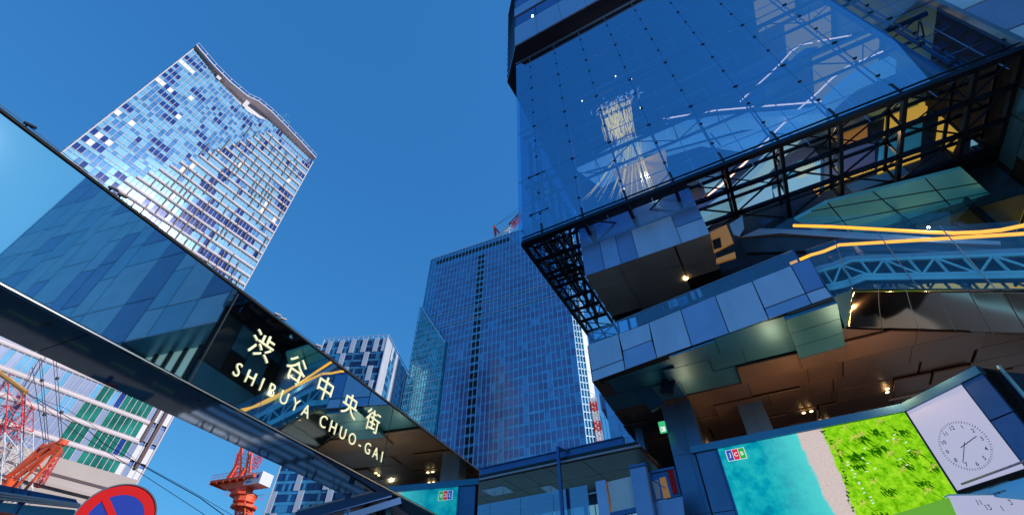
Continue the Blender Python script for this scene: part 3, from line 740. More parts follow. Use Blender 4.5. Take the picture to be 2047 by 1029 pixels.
# ---- soffit
D28 = Vector((sin(radians(28.5)), cos(radians(28.5)), 0)); D26 = Vector((sin(radians(26)), cos(radians(26)), 0))
Dm = H(1690,655,ZS); Dm.z = 0; Cm = H(2047,668,ZS); Cm.z = 0
polyA = [P1, P2, P2+D28*46, P1+D26*36]
polyB = [P2+D28*3.2, Vector((19.2,20.6,0)), Cm+Vector((0,-.3,0)), Vector((60,22,0)), Vector((60,62,0)), P2+D28*46]
def clip(sub, poly):
    out = [Vector((p[0], p[1])) for p in sub]
    ar = sum(poly[i].x*poly[(i+1) % len(poly)].y-poly[(i+1) % len(poly)].x*poly[i].y for i in range(len(poly)))
    sg = 1 if ar > 0 else -1
    for i in range(len(poly)):
        a = poly[i]; b = poly[(i+1) % len(poly)]; inp = out; out = []
        if not inp: break
        f = lambda p: sg*((b.x-a.x)*(p.y-a.y)-(b.y-a.y)*(p.x-a.x))
        for k in range(len(inp)):
            p, q = inp[k-1], inp[k]; fp, fq = f(p), f(q)
            if (fp >= 0) != (fq >= 0): t = fp/(fp-fq); out.append(p+(q-p)*t)
            if fq >= 0: out.append(q)
    return out
m = MB()
m.prism([Vector((p.x,p.y,ZS+.16)) for p in polyA], (0,0,2.5)); m.prism([Vector((p.x,p.y,ZS+.16)) for p in polyB], (0,0,2.4)); sof = m.build('soffit', M['gap_black'], B)
FS = Fr(GA.P, AZG); sp_ = []
n = 9.0; row = 0
while n > -36:
    h = R.choice([1.8, 2.3, 2.9]); u = -14+R.uniform(0,3)
    while u < 62:
        l = R.choice([2.0, 2.8, 3.6, 4.8]); g = .03 if R.random() < .75 else .16
        r4 = [FS.pt(u+g,n-.03,0), FS.pt(u+l,n-.03,0), FS.pt(u+l,n-h,0), FS.pt(u+g,n-h,0)]
        for poly in (polyA, polyB):
            c = clip(r4, poly)
            if len(c) > 2: sp_.append((c, n))
        u += l
    n -= h+(.03 if row % 3 else .18); row += 1
fr_ = lambda c: (sum(p.x for p in c)/len(c), sum(p.y for p in c)/len(c))
def parea(c):
    q = [proj((p.x,p.y,ZS)) for p in c]
    if any(a is None for a in q): return 0
    cx = sum(a[0] for a in q)/len(q); cy = sum(a[1] for a in q)/len(q)
    if not (1100 < cx < 2060 and 500 < cy < 1060): return 0
    return abs(sum(q[i][0]*q[(i+1) % len(q)][1]-q[(i+1) % len(q)][0]*q[i][1] for i in range(len(q))))/2
sp_.sort(key=lambda t: -parea(t[0])); rest = MB()
step = [H(*p, ZS) for p in ((1566,631),(1668,597),(1690,708),(1603,731))]
for k, (c, n_) in enumerate(sp_):
    x, y = fr_(c); dist = (Vector((x,y,0))-P1).dot(-FA.N)
    mt = 'soffit_c' if dist < 5.2 and x < P2.x+1.5 and y > P2.y-1 else R.choice(['soffit_a', 'soffit_b', 'soffit_a'])  # front row teal paints in its reflection, brown the warm downlight tint
    zz = ZS+R.choice([0,0,.03,.05,-.06,-.14])
    if k < 90:
        mm = MB(); mm.prism([Vector((p.x,p.y,zz)) for p in c], (0,0,.1)); mm.build('soffit_panel', M[mt], sof)
    else: rest.prism([Vector((p.x,p.y,zz)) for p in c], (0,0,.1), 0)
if rest.f: tag(rest.build('soffit_panel', M['soffit_b'], sof), kind='stuff')
for k in range(4):
    a, b = step[0].lerp(step[3], k/4+.004), step[1].lerp(step[2], k/4+.004); c, d = step[1].lerp(step[2], (k+1)/4-.004), step[0].lerp(step[3], (k+1)/4-.004)
    m = MB(); m.prism([p-Vector((0,0,.28)) for p in (a,b,c,d)], (0,0,.27)); m.build('soffit_panel', M['soffit_c' if k < 3 else 'soffit_b'], sof)
# downlights
for (px, py) in ((1405,896),(1417,894),(1607,825),(1622,822),(1644,846),(1657,843),(1774,777),(1774,784)):
    p = H(px, py, ZS-.18); m = MB(); m.prism([p+Vector((cos(2*pi*k/12)*.11, sin(2*pi*k/12)*.11, 0)) for k in range(12)], (0,0,.03)); m.build('downlight', M['lamp_warm'], B)
for (px, py, e) in ((1412,900,60),(1622,826,90),(1774,784,90),(1860,740,50)):
    p = H(px, py, ZS-3.2); l = bpy.data.lights.new('downlight_glow', 'POINT'); l.energy = e*1.3; l.color = (1,.55,.25); l.shadow_soft_size = .07
    o = bpy.data.objects.new('downlight_glow', l); S.collection.objects.link(o); o.location = p
m = MB(); m.bar(H(1777,800,ZS-.1), H(1884,776,ZS-.1), .09); m.bar(H(1634,820,ZS-.06), H(1634,850,ZS-.06), .08); m.build('trim_line', M['skirt_grey'], B)
# ---- pillars
def pillar(P, px_r, py_r, depth, top=ZS+.1, az=AZG, joints=(12.9, 9.4, 5.2), wmax=None):
    F = Fr(P, az); w_ = F.uz(px_r, py_r)[0] if px_r else wmax
    m = MB(); zs = [0]+sorted(joints)+[top]
    for a, b in zip(zs, zs[1:]):
        m.box(F, 0, w_*.55-.008, -.4, 0, a+.008, b-.008); m.box(F, w_*.55+.008, w_, -.4, 0, a+.008, b-.008)
        m.box(F, w_-.4, w_, -depth, -.41, a+.008, b-.008); m.box(F, 0, .4, -depth, -.41, a+.008, b-.008); m.box(F, .41, w_-.41, -depth, -depth+.4, a+.008, b-.008)
    m.box(F, .02, w_-.02, -depth+.02, -.02, 0, top-.01, 1)
    m.build('pillar', [M['pillar_clad'], M['gap_black']], B, bevel=0); return F, w_
pillar(H(1321,811,ZS), 1378, 799, 1.9)
pillar(H(1472,807,ZS), 1520, 795, 1.6)
pillar(H(1267,853,ZS), 1281, 850, .7)
pillar(H(1850,690,ZS), 1872, 686, .8, az=AZG) if False else None
# rear wall and shop window under the soffit
m = MB(); m.box(FS, -1.5, 24, -21.5, -21, 0, ZS); 
for k in range(12): m.box(FS, -1.5+k*2.2, -1.42+k*2.2, -21, -20.97, 0, ZS, 1)
m.build('rear_wall', [M['dark_wall'], M['gap_black']], B)
FW = Fr(H(1300,945,11.0), AZG)
m = MB(); P_ = [FW.at(*p) for p in ((1299,944),(1348,934),(1361,990),(1310,1001))]; m.prism(P_, -FW.N*.1); win = m.build('poster_window', M['xt_window'], B)
for pts, mt in (([(1318,955),(1330,952),(1341,993),(1327,996)],'wood_orange'), ([(1333,940),(1345,937),(1356,985),(1346,988)],'sign_red'), ([(1302,962),(1316,958),(1322,995),(1311,998)],'pink_white')):
    m = MB(); m.prism([FW.at(*p, .03) for p in pts], FW.N*.02); m.build('poster', M[mt], win)
m = MB(); m.bar(FW.at(1299,944,.05), FW.at(1348,934,.05), .12); m.bar(FW.at(1298,945,.05), FW.at(1311,1001,.05), .1); m.bar(FW.at(1300,955,.08), FW.at(1330,975,.08), .05); m.build('window_frame', M['blue_steel'], win)
m = MB(); P_ = [FW.at(*p, .06) for p in ((1308,1003),(1364,991),(1372,1060),(1316,1060))]; m.prism(P_, -FW.N*.3); m.build('parapet_panel', M['clad_c'], B)

# ---- railing of the balcony
m = MB(); tp = [(1188,646),(1263,610),(1330,580),(1455,530),(1512,507),(1580,481)]; bt = [(1176,690),(1266,655),(1337,627),(1465,577),(1540,548),(1603,523)]
rl = []
FB = FA
zt_ = ZF+1.15; us_ = [FA.uz(1176,690)[0]]+[FA.uz(*p)[0] for p in ((1256,659),(1325,631),(1396,603),(1503,562))]+[FA.uz(1600,524)[0]]
rail = MB(); rail.bar(FA.pt(us_[0],-.25,zt_), FA.pt(us_[-1],-.25,zt_), .05); ro = rail.build('balcony_railing', M['edge_steel'], B)
for a, b in zip(us_, us_[1:]):
    m = MB(); m.box(FA, a+.02, b-.02, -.26, -.245, ZF-.05, zt_-.03); m.build('glass_panel', M['rail_glass'], ro)
for u in us_: m = MB(); m.box(FA, u-.06, u+.06, -.5, -.3, ZF-.1, zt_-.02); m.build('post', M['blue_steel'], ro)
# balcony floor, shop front wall with signs
m = MB(); m.box(FA, .2, uR-.2, -7, -.55, ZF-.5, ZF-.1); m.build('balcony_floor', M['soffit_dark'], B)
m = MB(); m.box(FA, 1.5, uR+3, -7.2, -7, ZF-.1, 26)
for k in range(8): m.box(FA, 1.5+k*2, 1.56+k*2, -7, -6.96, ZF, 26, 1)
m.build('shop_front', [M['dark_wall'], M['gap_black']], B)
for (px0, py0, px1, py1, mt, tx) in ((1339,596,1353,617,'skirt_grey','▪▪▪'), (1360,590,1372,612,'wall_teal',''), (1385,575,1398,600,'sign_white','▬▬')):
    u, z = FA.uz(px0, py1, -.9); u1, z1 = FA.uz(px1, py0, -.9); x = MB(); x.box(FA, u, u1, -.95, -.9, z, z1); s_ = x.build('sign_board', M[mt], B)
    x = MB()
    for q in range(4): x.box(FA, u+.1, u+(u1-u)*(.45+.1*(q % 3)), -.9, -.89, z+(z1-z)*(.2+.18*q), z+(z1-z)*(.26+.18*q))
    x.build('lettering', M['sign_ink'], s_)
# ---- middle volume
MV = Fr(H(1170,552,25.2), AZG); uM = MV.uz(1418,464.4)[0]
m = MB(); m.box(MV, .03, uM-.03, -7.2, -.05, 25.3, 32); mv = m.build('hanging_volume', M['gap_black'], B)
mvp = [(0, .17,'clad_c',25.2,28.3), (.17,.31,'clad_b',25.2,28.3), (.31,.45,'clad_c',25.2,28.3), (.45,.79,'clad_a',25.2,28.3), (.79,1,'clad_a',25.2,26.9), (.79,1,'clad_c',26.94,28.3)]
for a, b, mt, z0, z1 in mvp: m = MB(); m.box(MV, uM*a+.02, uM*b-.02, -.05, .02, z0, z1-.03); m.build('cladding_panel', M[mt], mv, bevel=.006)
m = MB(); m.box(MV, .02, uM-.02, -.05, 0, 28.3, 30.6)
m.build('glazed_band', M['ct_pane'], mv)
for a, b, c, d in ((0,.28,0,-2.2),(0,.28,-2.25,-4.2),(0,.28,-4.25,-6),(.285,.73,0,-2.2),(.285,.73,-2.25,-4.4),(.285,.73,-4.45,-7),(.74,1,0,-2.6),(.74,1,-2.65,-4.2)):
    m = MB(); m.box(MV, uM*a+.02, uM*b-.02, d, c-.03, 25.2, 25.28); m.build('soffit_panel', M['volume_soffit'], mv)
m = MB(); m.bar(MV.pt(uM*.283,0,25.19), MV.pt(uM*.283,-7,25.19), .05); m.build('trim_line', M['skirt_grey'], mv)
m = MB(); p = H(1371,557,25.1); m.prism([p+Vector((cos(2*pi*k/12)*.18, sin(2*pi*k/12)*.18, 0)) for k in range(12)], (0,0,.05)); m.build('downlight', M['lamp_warm'], mv)
# entrance recess beside it, wood lined
FE = Fr(GA.pt(0,-2.6,0), AZG)
def vpoly(F, pts, t, mt, name, parent=B, n=0):
    m = MB(); m.prism([F.at(*p, n) for p in pts], -F.N*t); return m.build(name, M[mt], parent)
vpoly(FE, [(1419,464),(1452,449),(1466,484),(1427,504)], .15, 'wood_orange', 'wood_panel')
vpoly(FE, [(1431,517),(1469,503),(1471,514),(1432,526)], .15, 'wood_orange', 'wood_panel')
vpoly(FE, [(1424,481),(1440,475),(1443,494),(1427,499)], -.05, 'gap_black', 'notice_board')
vpoly(FE, [(1458,448),(1484,431),(1487,455),(1477,472),(1466,468)], .15, 'skirt_grey', 'facet_panel')
vpoly(FE, [(1420,450),(1620,372),(1700,470),(1690,560),(1560,640),(1445,600)], .3, 'dark_wall', 'recess_wall', n=-5)
for (px, py) in ((1477,427), (1560,490)):
    pass
# ---- deck truss
DZ0, DZ1, DL, DW = 29.7, 31.3, 34.4, 8.0
SD = M['steel_dark']; deck = MB(); deck.bar(GA.pt(0,0,DZ0), GA.pt(DL,0,DZ0), .42, .38); deck.bar(GA.pt(0,.16,DZ0+.5), GA.pt(DL,.16,DZ0+.5), .10, .10)
deck = deck.build('deck_truss', SD, B)
for n_, w_ in ((-2.6,.26), (-5.3,.26), (-7.9,.5)):
    m = MB(); m.bar(GA.pt(.1 if n_ > -7 else 3.2,n_,DZ0), GA.pt(DL,n_,DZ0), w_, .3); m.bar(GA.pt(.1,n_+.25,DZ1), GA.pt(DL,n_+.25,DZ1), .2); m.build('chord', SD, deck)
m = MB(); m.box(GA, 12, DL, -9.1, -8.2, DZ0-.1, DZ0+.7); m.build('edge_girder', SD, deck)
nodes = [1.83+3.77*k for k in range(9)]
for k, u in enumerate(nodes):
    m = MB(); m.bar(GA.pt(u,.2,DZ0-.05), GA.pt(u,-8.1,DZ0-.05), .26, .34)
    m.bar(GA.pt(u,0,DZ1), GA.pt(u,-8,DZ1), .18); m.build('cross_beam', SD, deck)
    m = MB()
    for n_ in (0,-2.6,-5.3,-7.9): m.bar(GA.pt(u+.05,n_,DZ0), GA.pt(u+.05,n_+(.2 if n_ < 0 else 0),DZ1), .14)
    for q in range(3): m.bar(GA.pt(u,-2.6*q,DZ0), GA.pt(u,-2.6*(q+1),DZ1), .08)
    m.build('hanger', SD, deck)
uu = [0]+nodes+[DL]
for k in range(len(uu)-1):
    a, b = uu[k], uu[k+1]; m = MB()
    if k % 2: a, b = b, a
    m.bar(GA.pt(a,-.1,DZ0+.1), GA.pt(b,-2.6,DZ0+.1), .09); m.bar(GA.pt(a,-2.6,DZ0+.06), GA.pt(b,-5.3,DZ0+.06), .11); m.bar(GA.pt(b,-5.3,DZ0+.02), GA.pt(a,-7.9,DZ0+.02), .10)
    m.bar(GA.pt(a,-.1,DZ1), GA.pt(b,-2.6,DZ1), .08); m.bar(GA.pt(b,-2.6,DZ1), GA.pt(a,-5.3,DZ1), .08); m.build('brace', SD, deck)
    m = MB(); c = (a+b)/2
    for q in range(6):
        for n_ in (-2.6,-5.3): m.box(GA, c-.5+q*.18, c-.42+q*.18, n_-.18, n_-.13, DZ0-.16, DZ0+.16)
    m.build('bolt_row', SD, deck)
# side strip
SL = 17.3; SW = 3.0
m = MB(); m.bar(GS.pt(0,0,DZ0), GS.pt(SL,0,DZ0), .36); m.bar(GS.pt(1,SW,DZ0), GS.pt(SL,SW,DZ0), .24); m.bar(GS.pt(0,0,DZ1), GS.pt(SL,0,DZ1), .2); m.bar(GS.pt(0,SW/2,DZ0), GS.pt(SL,SW/2,DZ0), .16); m.bar(GS.pt(1,SW,DZ1), GS.pt(SL,SW,DZ1), .18); m.build('side_chord', SD, deck)
for k in range(9):
    u = .4+k*2.1; m = MB(); m.bar(GS.pt(u,0,DZ0), GS.pt(u,SW,DZ0), .2, .26); m.bar(GS.pt(u,0,DZ0), GS.pt(u,0,DZ1), .12); m.bar(GS.pt(u,SW,DZ0), GS.pt(u,SW,DZ1), .12); m.bar(GS.pt(u,0,DZ0), GS.pt(u+2.1,SW,DZ0) if k < 8 else GS.pt(u-2,SW,DZ0), .08); m.build('side_brace', SD, deck)
m = MB(); m.bar(GS.pt(SL,0,DZ0), GS.pt(SL,SW,DZ0), .3); m.build('end_beam', SD, deck)
for z_, w_ in ((DZ0,.3), (DZ1,.2)): m = MB(); m.bar(GA.pt(DL,0,z_), GA.pt(DL,-8,z_), w_); m.build('end_beam', SD, deck)
# ---- glass wall of the atrium
GT_ = 67.7; rows = [29.7, 38.8, 48.2, 57.8, GT_]; gu = [-.4]+nodes[:8]+[30.8, DL]
m = MB(); m.bar(GA.pt(-.4,.05,GT_), GA.pt(DL,.05,GT_), .14, .22); m.bar(GS.pt(0,-.35,GT_), GS.pt(SL,-.35,GT_), .12); gw = m.build('glass_wall', M['edge_steel'], B)
for a, b in zip(gu, gu[1:]):
    for z0, z1 in zip(rows, rows[1:]):
        m = MB(); m.box(GA, a+.015, b-.015, -.02, 0, z0+.015+(.25 if z0 < 30 else 0), z1-.015); m.build('glass_panel', M['atrium_glass' if a < 30 else 'clear_glass'], gw)
for k in range(4):
    a, b = k*4.3, (k+1)*4.3
    for z0, z1 in zip(rows, rows[1:]):
        m = MB(); m.box(GS, a+.015, b-.015, -.02, 0, z0+.02, z1-.015); m.build('glass_panel', M['rail_glass'], gw)
m = MB()
for z in (33,36,42,45.1,51.4,54.6,61.1,64.4): m.tube([GA.pt(-.4,-.9,z), GA.pt(DL,-.9,z)], .04, 5, 1)
for u in nodes: m.tube([GA.pt(u+1.88,-1.1,DZ0), GA.pt(u+1.88,-1.1,GT_)], .035, 5, 1); m.tube([GA.pt(u,-.14,DZ0), GA.pt(u,-.14,GT_)], .065, 6); m.tube([GA.pt(u+.0,-.75,DZ0), GA.pt(u,-.75,GT_)], .07, 6)
for u in (4.3,8.6,12.9): m.tube([GS.pt(u,.14,DZ0), GS.pt(u,.14,GT_)], .05, 6)
for z in rows[1:4]: m.tube([GA.pt(-.4,-.12,z), GA.pt(DL,-.12,z)], .06, 5)
m.build('cable_mullion', [M['blue_steel'], M['ct_pane']], gw)
# spider fittings
fp = None
for u in nodes:
    for z0, z1 in zip(rows, rows[1:]):
        for q in (0,1,2):
            z = z0+(z1-z0)*q/3
            if q == 0 and z0 < 30: continue
            pr = proj(GA.pt(u,0,z))
            if not (0 < pr[0] < 2060 and -20 < pr[1] < 1040): continue
            s_ = .17 if q == 0 else .12
            m = MB(); m.box(GA, u-s_, u+s_, -.1, .06, z-s_*.45, z+s_*.45); m.bar(GA.pt(u,-.1,z), GA.pt(u,-.5,z), .05); m.build('fitting', M['black_metal'], gw)
for u in nodes: m = MB(); m.bar(GA.pt(u,.03,GT_), GA.pt(u,.03,GT_-1.9), .06); m.box(GA, u-.06, u+.06, 0, .1, GT_-1.2, GT_-1.0); m.build('top_hanger', M['edge_steel'], gw)
m = MB(); m.box(GA, DL+.02, DL+.3, -.1, .35, DZ0, GT_+2); m.build('end_trim', M['edge_steel'], gw)
m = MB(); m.box(GA, 30.65, 30.95, -.5, -.03, DZ0, GT_); m.build('edge_beam', M['blue_steel'], gw)
for q in range(11):
    m = MB(); m.box(GA, 31.5, 31.8, -.25, .02, 31+q*3.2, 31.25+q*3.2); m.bar(GA.pt(30.9,-.2,31.1+q*3.2), GA.pt(31.6,-.2,31.1+q*3.2), .08); m.build('bracket', M['steel_dark'], gw)
m = MB(); m.tube([GA.pt(31.65,-.12,DZ0), GA.pt(31.65,-.12,GT_)], .07, 6); m.build('end_cable', M['blue_steel'], gw)
# wind trusses inside
def htruss(F, u0, u1, n0, n1, z, step, mt, name, sgn=1):
    m = MB(); m.tube([F.pt(u0,n0,z), F.pt(u1,n0,z)], .2, 6); m.tube([F.pt(u0,n1,z), F.pt(u1,n1,z)], .15, 6); k = 0; u = u0
    while u < u1-.1:
        v = min(u+step, u1); a, b = (n0, n1) if k % 2 else (n1, n0); m.tube([F.pt(u,a,z), F.pt(v,b,z)], .06, 5); m.tube([F.pt(u,n0,z), F.pt(u,n1,z)], .05, 5); u = v; k += 1
    m.build(name, M[mt], B)
for z in (38.8, 48.2, 57.8):
    htruss(GA, 0, DL, -.9, -2.8, z-.1, 3.77, 'steel_dark', 'wind_truss')
for z in (33, 38.8):
    htruss(GS, 0, SL, .9, 2.6, z, 2.1, 'steel_dark', 'wind_truss')
m = MB()
for k in range(7):
    u = .6+k*2.6; m.tube([GS.pt(u,.9,DZ1), GS.pt(u,.9,46)], .2, 8); m.tube([GS.pt(u,.9,DZ1), GS.pt(u+2.4,2.6,40)], .07, 6); m.tube([GS.pt(u,.9,38.8), GS.pt(u,0,38.8)], .05, 5)
m.build('side_post', M['steel_dark'], B)
# ---- upper tower
UA = H(1030,95,70); FU = Fr(UA, AZG)
up = [UA, FU.pt(34.6,0,0), FU.pt(34.6,-34,0), H(1160,440,70), H(1035,200,70), H(1014,165,70)]
up = [Vector((p.x,p.y,70)) for p in up]
m = MB(); m.prism(up, (0,0,.6)); m.build('upper_soffit', M['upper_soffit'], B)
m = MB(); m.prism([p+Vector((0,0,.62)) for p in up], (0,0,28)); m.build('upper_wall', M['upper_window'], B)
zb = FU.uz(1030,58)[1]
for k in range(9): m = MB(); m.box(FU, k*3.77+.02, (k+1)*3.77-.02, .0, .18, 70.05, zb); m.build('band_panel', M['upper_clad'], B)
for lv in range(2): m = MB(); z0 = zb+5.2+lv*9; m.box(FU, .02, 34.5, .0, .18, z0, z0+3.8); m.build('band_panel', M['upper_clad'], B)
m = MB()
for lv in range(3):
    for k in range(10): m.bar(FU.pt(k*3.77,.06,zb+lv*9), FU.pt(k*3.77,.06,zb+5.2+lv*9), .08)
m.bar(FU.pt(0,.1,zb), FU.pt(34.6,.1,zb), .12)
for (a, b) in ((up[5], up[0]), (up[4], up[5])):
    for k in range(14): 
        z = 72+k*2.2; m.bar(Vector((a.x,a.y,z)), Vector((b.x,b.y,z)), .14)
m.build('upper_frame', M['black_metal'], B)
p = H(1064.5,32,75); m = MB(); m.prism([p+Vector((cos(2*pi*k/8)*.14, sin(2*pi*k/8)*.14, 0)) for k in range(8)], (0,0,.1)) 
m = MB(); u, z = FU.uz(1064,32,.1); m.box(FU, u-.12, u+.12, .02, .1, z-.3, z+.4); m.build('window_lamp', M['lamp_warm'], B)
# ---- interior blocks behind the glass
m = MB(); m.box(GA, 9.5, 34.3, -26, -9.2, 26.2, 38.2)
for k in range(6):
    u = 9.5+k*4.1
    for q in range(4):
        mt = R.choice([1,1,0,3]) if u < 22 else R.choice([1,0,1,0])
        m.box(GA, u+.03, u+4.07, -9.2, -9.12, 26.3+q*3+.03, 26.3+q*3+2.97, mt)
m.build('core_block', [M['dark_wall'], M['wall_teal'], M['clad_c'], M['lilac_panel'], M['ochre_lit']], B)
m = MB(); m.box(GA, 8.5, 34.3, -26, -7.2, 38.3, 38.8); m.build('floor_slab', M['ct_pane'], B)
m = MB(); m.box(GA, 22, 34.3, -26, -9.5, 38.9, 69.8)
for q in range(7):
    for k in range(4): m.box(GA, 22+k*3.05+.04, 22+k*3.05+3.0, -9.5, -9.4, 39+q*4.4+.04, 39+q*4.4+4.3, R.choice([0,2,0,0]))
m.build('lift_core', [M['dark_wall'], M['wall_teal'], M['t1_side'], M['ct_pane'], M['ochre_lit']], B)
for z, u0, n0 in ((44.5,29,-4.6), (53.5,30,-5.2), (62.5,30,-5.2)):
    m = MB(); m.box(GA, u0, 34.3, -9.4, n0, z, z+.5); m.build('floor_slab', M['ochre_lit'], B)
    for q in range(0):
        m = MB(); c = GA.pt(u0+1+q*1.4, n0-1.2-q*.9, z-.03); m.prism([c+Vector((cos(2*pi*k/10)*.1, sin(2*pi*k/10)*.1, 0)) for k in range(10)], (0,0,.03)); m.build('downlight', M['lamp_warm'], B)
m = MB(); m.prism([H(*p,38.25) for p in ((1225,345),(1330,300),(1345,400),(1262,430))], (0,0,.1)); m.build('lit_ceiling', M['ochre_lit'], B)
for (px, py, z, e) in ((1290,350,36,120), (1920,130,43,120), (1940,240,33,120), (1700,300,32,50)):
    l = bpy.data.lights.new('interior_glow', 'POINT'); l.energy = e*1.5; l.color = (1,.6,.28); l.shadow_soft_size = .07
    o = bpy.data.objects.new('interior_glow', l); S.collection.objects.link(o); o.location = H(px, py, z)
for (px, py) in ((1219,113),(1181,134),(1164,203),(1281,217),(1263,160),(1231,154),(1180,130)):
    u, z = GA.uz(px, py, -9); m = MB(); m.tube([GA.pt(u,-9,z), GA.pt(u,-9,z+.3)], .12 if px == 1219 else .07, 8); m.build('pendant_lamp', M['lamp_warm'], B)
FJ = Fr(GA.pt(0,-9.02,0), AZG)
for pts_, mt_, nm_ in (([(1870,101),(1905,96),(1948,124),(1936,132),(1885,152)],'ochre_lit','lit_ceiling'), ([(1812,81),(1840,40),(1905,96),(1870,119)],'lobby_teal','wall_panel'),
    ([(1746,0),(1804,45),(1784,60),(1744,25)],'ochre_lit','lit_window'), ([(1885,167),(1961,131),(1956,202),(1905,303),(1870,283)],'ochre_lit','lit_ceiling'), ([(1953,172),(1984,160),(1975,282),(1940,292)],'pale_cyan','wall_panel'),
    ([(1759,283),(1845,238),(1840,303),(1754,323)],'lobby_teal','wall_panel'), ([(1754,329),(1840,305),(1840,318),(1754,348)],'ochre_lit','ochre_strip'),
    ([(1648,313),(1749,283),(1749,323),(1648,364)],'lilac_panel','wall_panel'), ([(1552,404),(1638,374),(1638,391),(1552,422)],'ochre_lit','ochre_strip'), ([(1648,366),(1749,328),(1749,340),(1648,380)],'ochre_lit','ochre_strip'),
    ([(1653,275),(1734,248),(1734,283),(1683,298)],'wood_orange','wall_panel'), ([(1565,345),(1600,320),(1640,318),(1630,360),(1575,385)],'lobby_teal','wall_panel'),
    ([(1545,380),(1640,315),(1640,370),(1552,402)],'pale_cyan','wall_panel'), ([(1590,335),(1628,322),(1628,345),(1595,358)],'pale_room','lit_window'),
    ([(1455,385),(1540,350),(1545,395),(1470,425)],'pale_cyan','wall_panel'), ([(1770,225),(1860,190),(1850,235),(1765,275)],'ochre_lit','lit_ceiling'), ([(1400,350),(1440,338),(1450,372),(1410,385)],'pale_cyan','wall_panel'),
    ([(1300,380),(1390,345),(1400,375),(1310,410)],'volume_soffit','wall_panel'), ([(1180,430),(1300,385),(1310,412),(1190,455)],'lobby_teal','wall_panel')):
    q_ = R.uniform(0,.05)  # ochre shapes and strips glow in place of lamplight on the core wall
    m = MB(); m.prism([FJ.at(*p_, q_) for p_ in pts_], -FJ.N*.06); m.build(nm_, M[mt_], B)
for (px, py) in ((1896,110),(1862,151),(1944,128),(1916,235),(1953,148)):
    c = FJ.at(px, py, .1); m = MB(); m.tube([c, c-Vector((0,0,.3))], .13, 8); m.build('downlight', M['lamp_warm'], B)
# ---- wing to the right
m = MB(); m.box(GA, 34.75, 96, -30, -.1, 28, 88); m.build('wing_wall', M['wall_teal'], B)
m = MB(); q = 0
u = 34.75
while u < 94:
    l = R.choice([3,4.5,6]); z = 28.0
    while z < 87:
        h = R.choice([4,6,7.5]); h = min(h, 88-z)
        m.box(GA, u+.08, u+l-.08, -.1, 0, z+.08, z+h-.08, R.choice([0,0,1,2])); z += h
    u += l
m.build('wing_panel', [M['wing_clad'], M['wing_clad_b'], M['clad_b']], B)
m = MB(); m.box(GA, 47, 96, -6, -.1, 0, 27.9)
u = 47
while u < 94:
    l = R.choice([3,4.5,6])
    for q in range(4): m.box(GA, u+.03, u+l-.03, -.1, 0, q*7+.03, q*7+6.9, R.choice([1,1,2]))
    u += l
m.build('lower_wing_wall', [M['wall_teal'], M['wing_clad'], M['wing_clad_b']], B)
m = MB(); m.box(GA, 35, 47, -3.4, -3.0, 8, 27.9); m.build('window_wall', M['pale_room'], B)
m = MB()
for k in range(7): m.box(GA, 35+k*2, 35.25+k*2, -3, -2.6, 8, 27.9)
m.box(GA, 35, 47, -3, -2.5, 20, 20.4); m.build('window_mullion', SD, B)
FWn = Fr(GA.pt(34.6,0,0), 28.5)       # end wall of the recess, faces left
m = MB(); m.box(FWn, .1, 22, 0.02, .3, 0, 38, 0)
for (a_, b_, z0, z1, mt) in ((.2,2.6,24,29.6,2),(2.66,4.8,26.5,29.6,1),(4.86,9,28.3,29.6,1),(4.86,7.6,25,28.24,1),(10.4,16,26.5,29.4,3),(10.4,13,22,26.2,3),(13.2,20,22,26.2,1),(.2,7.6,18,23.9,1),(9.1,22,29.7,37.8,1)):
    m.box(FWn, a_+.03, b_-.03, -.06, 0.02, z0+.03, z1-.03, mt)
m.build('end_wall', [M['gap_black'], M['wall_teal'], M['dark_wall'], M['ochre_lit']], B)
# ---- lower lobby under the deck
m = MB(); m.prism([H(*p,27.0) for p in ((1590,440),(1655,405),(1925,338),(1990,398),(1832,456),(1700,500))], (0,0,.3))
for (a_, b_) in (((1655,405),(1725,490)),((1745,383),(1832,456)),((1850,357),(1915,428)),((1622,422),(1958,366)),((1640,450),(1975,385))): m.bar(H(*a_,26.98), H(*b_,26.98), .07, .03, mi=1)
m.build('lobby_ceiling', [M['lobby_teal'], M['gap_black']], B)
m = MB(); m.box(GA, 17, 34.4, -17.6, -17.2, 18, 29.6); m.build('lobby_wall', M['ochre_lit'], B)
for (px, py, z) in ((1990,430,21.5), (1850,430,21.5)):
    l = bpy.data.lights.new('interior_glow', 'POINT'); l.energy = 70; l.color = (1,.85,.7); l.shadow_soft_size = .07
    o = bpy.data.objects.new('interior_glow', l); S.collection.objects.link(o); o.location = H(px, py, z)
lw = MB(); lw.bar(GA.pt(16,-8.6,29.5), GA.pt(34.3,-8.6,29.5), .2); lw = lw.build('lobby_glass_wall', SD, B)
for k in range(5):
    a, b = 16+k*3.77, min(34.2, 16+(k+1)*3.77)
    m = MB(); m.box(GA, a+.02, b-.02, -8.62, -8.6, 19.5, 29.4); m.build('glass_panel', M['escalator_glass'], lw)
    m = MB(); m.box(GA, a-.13, a+.13, -9.2, -8.7, 19.5, 29.4); m.build('glass_fin', SD, lw)
    for q in range(4): m = MB(); m.box(GA, a-.18, a+.18, -8.7, -8.45, 21+q*2.4, 21.16+q*2.4); m.build('fitting', M['black_metal'], lw)

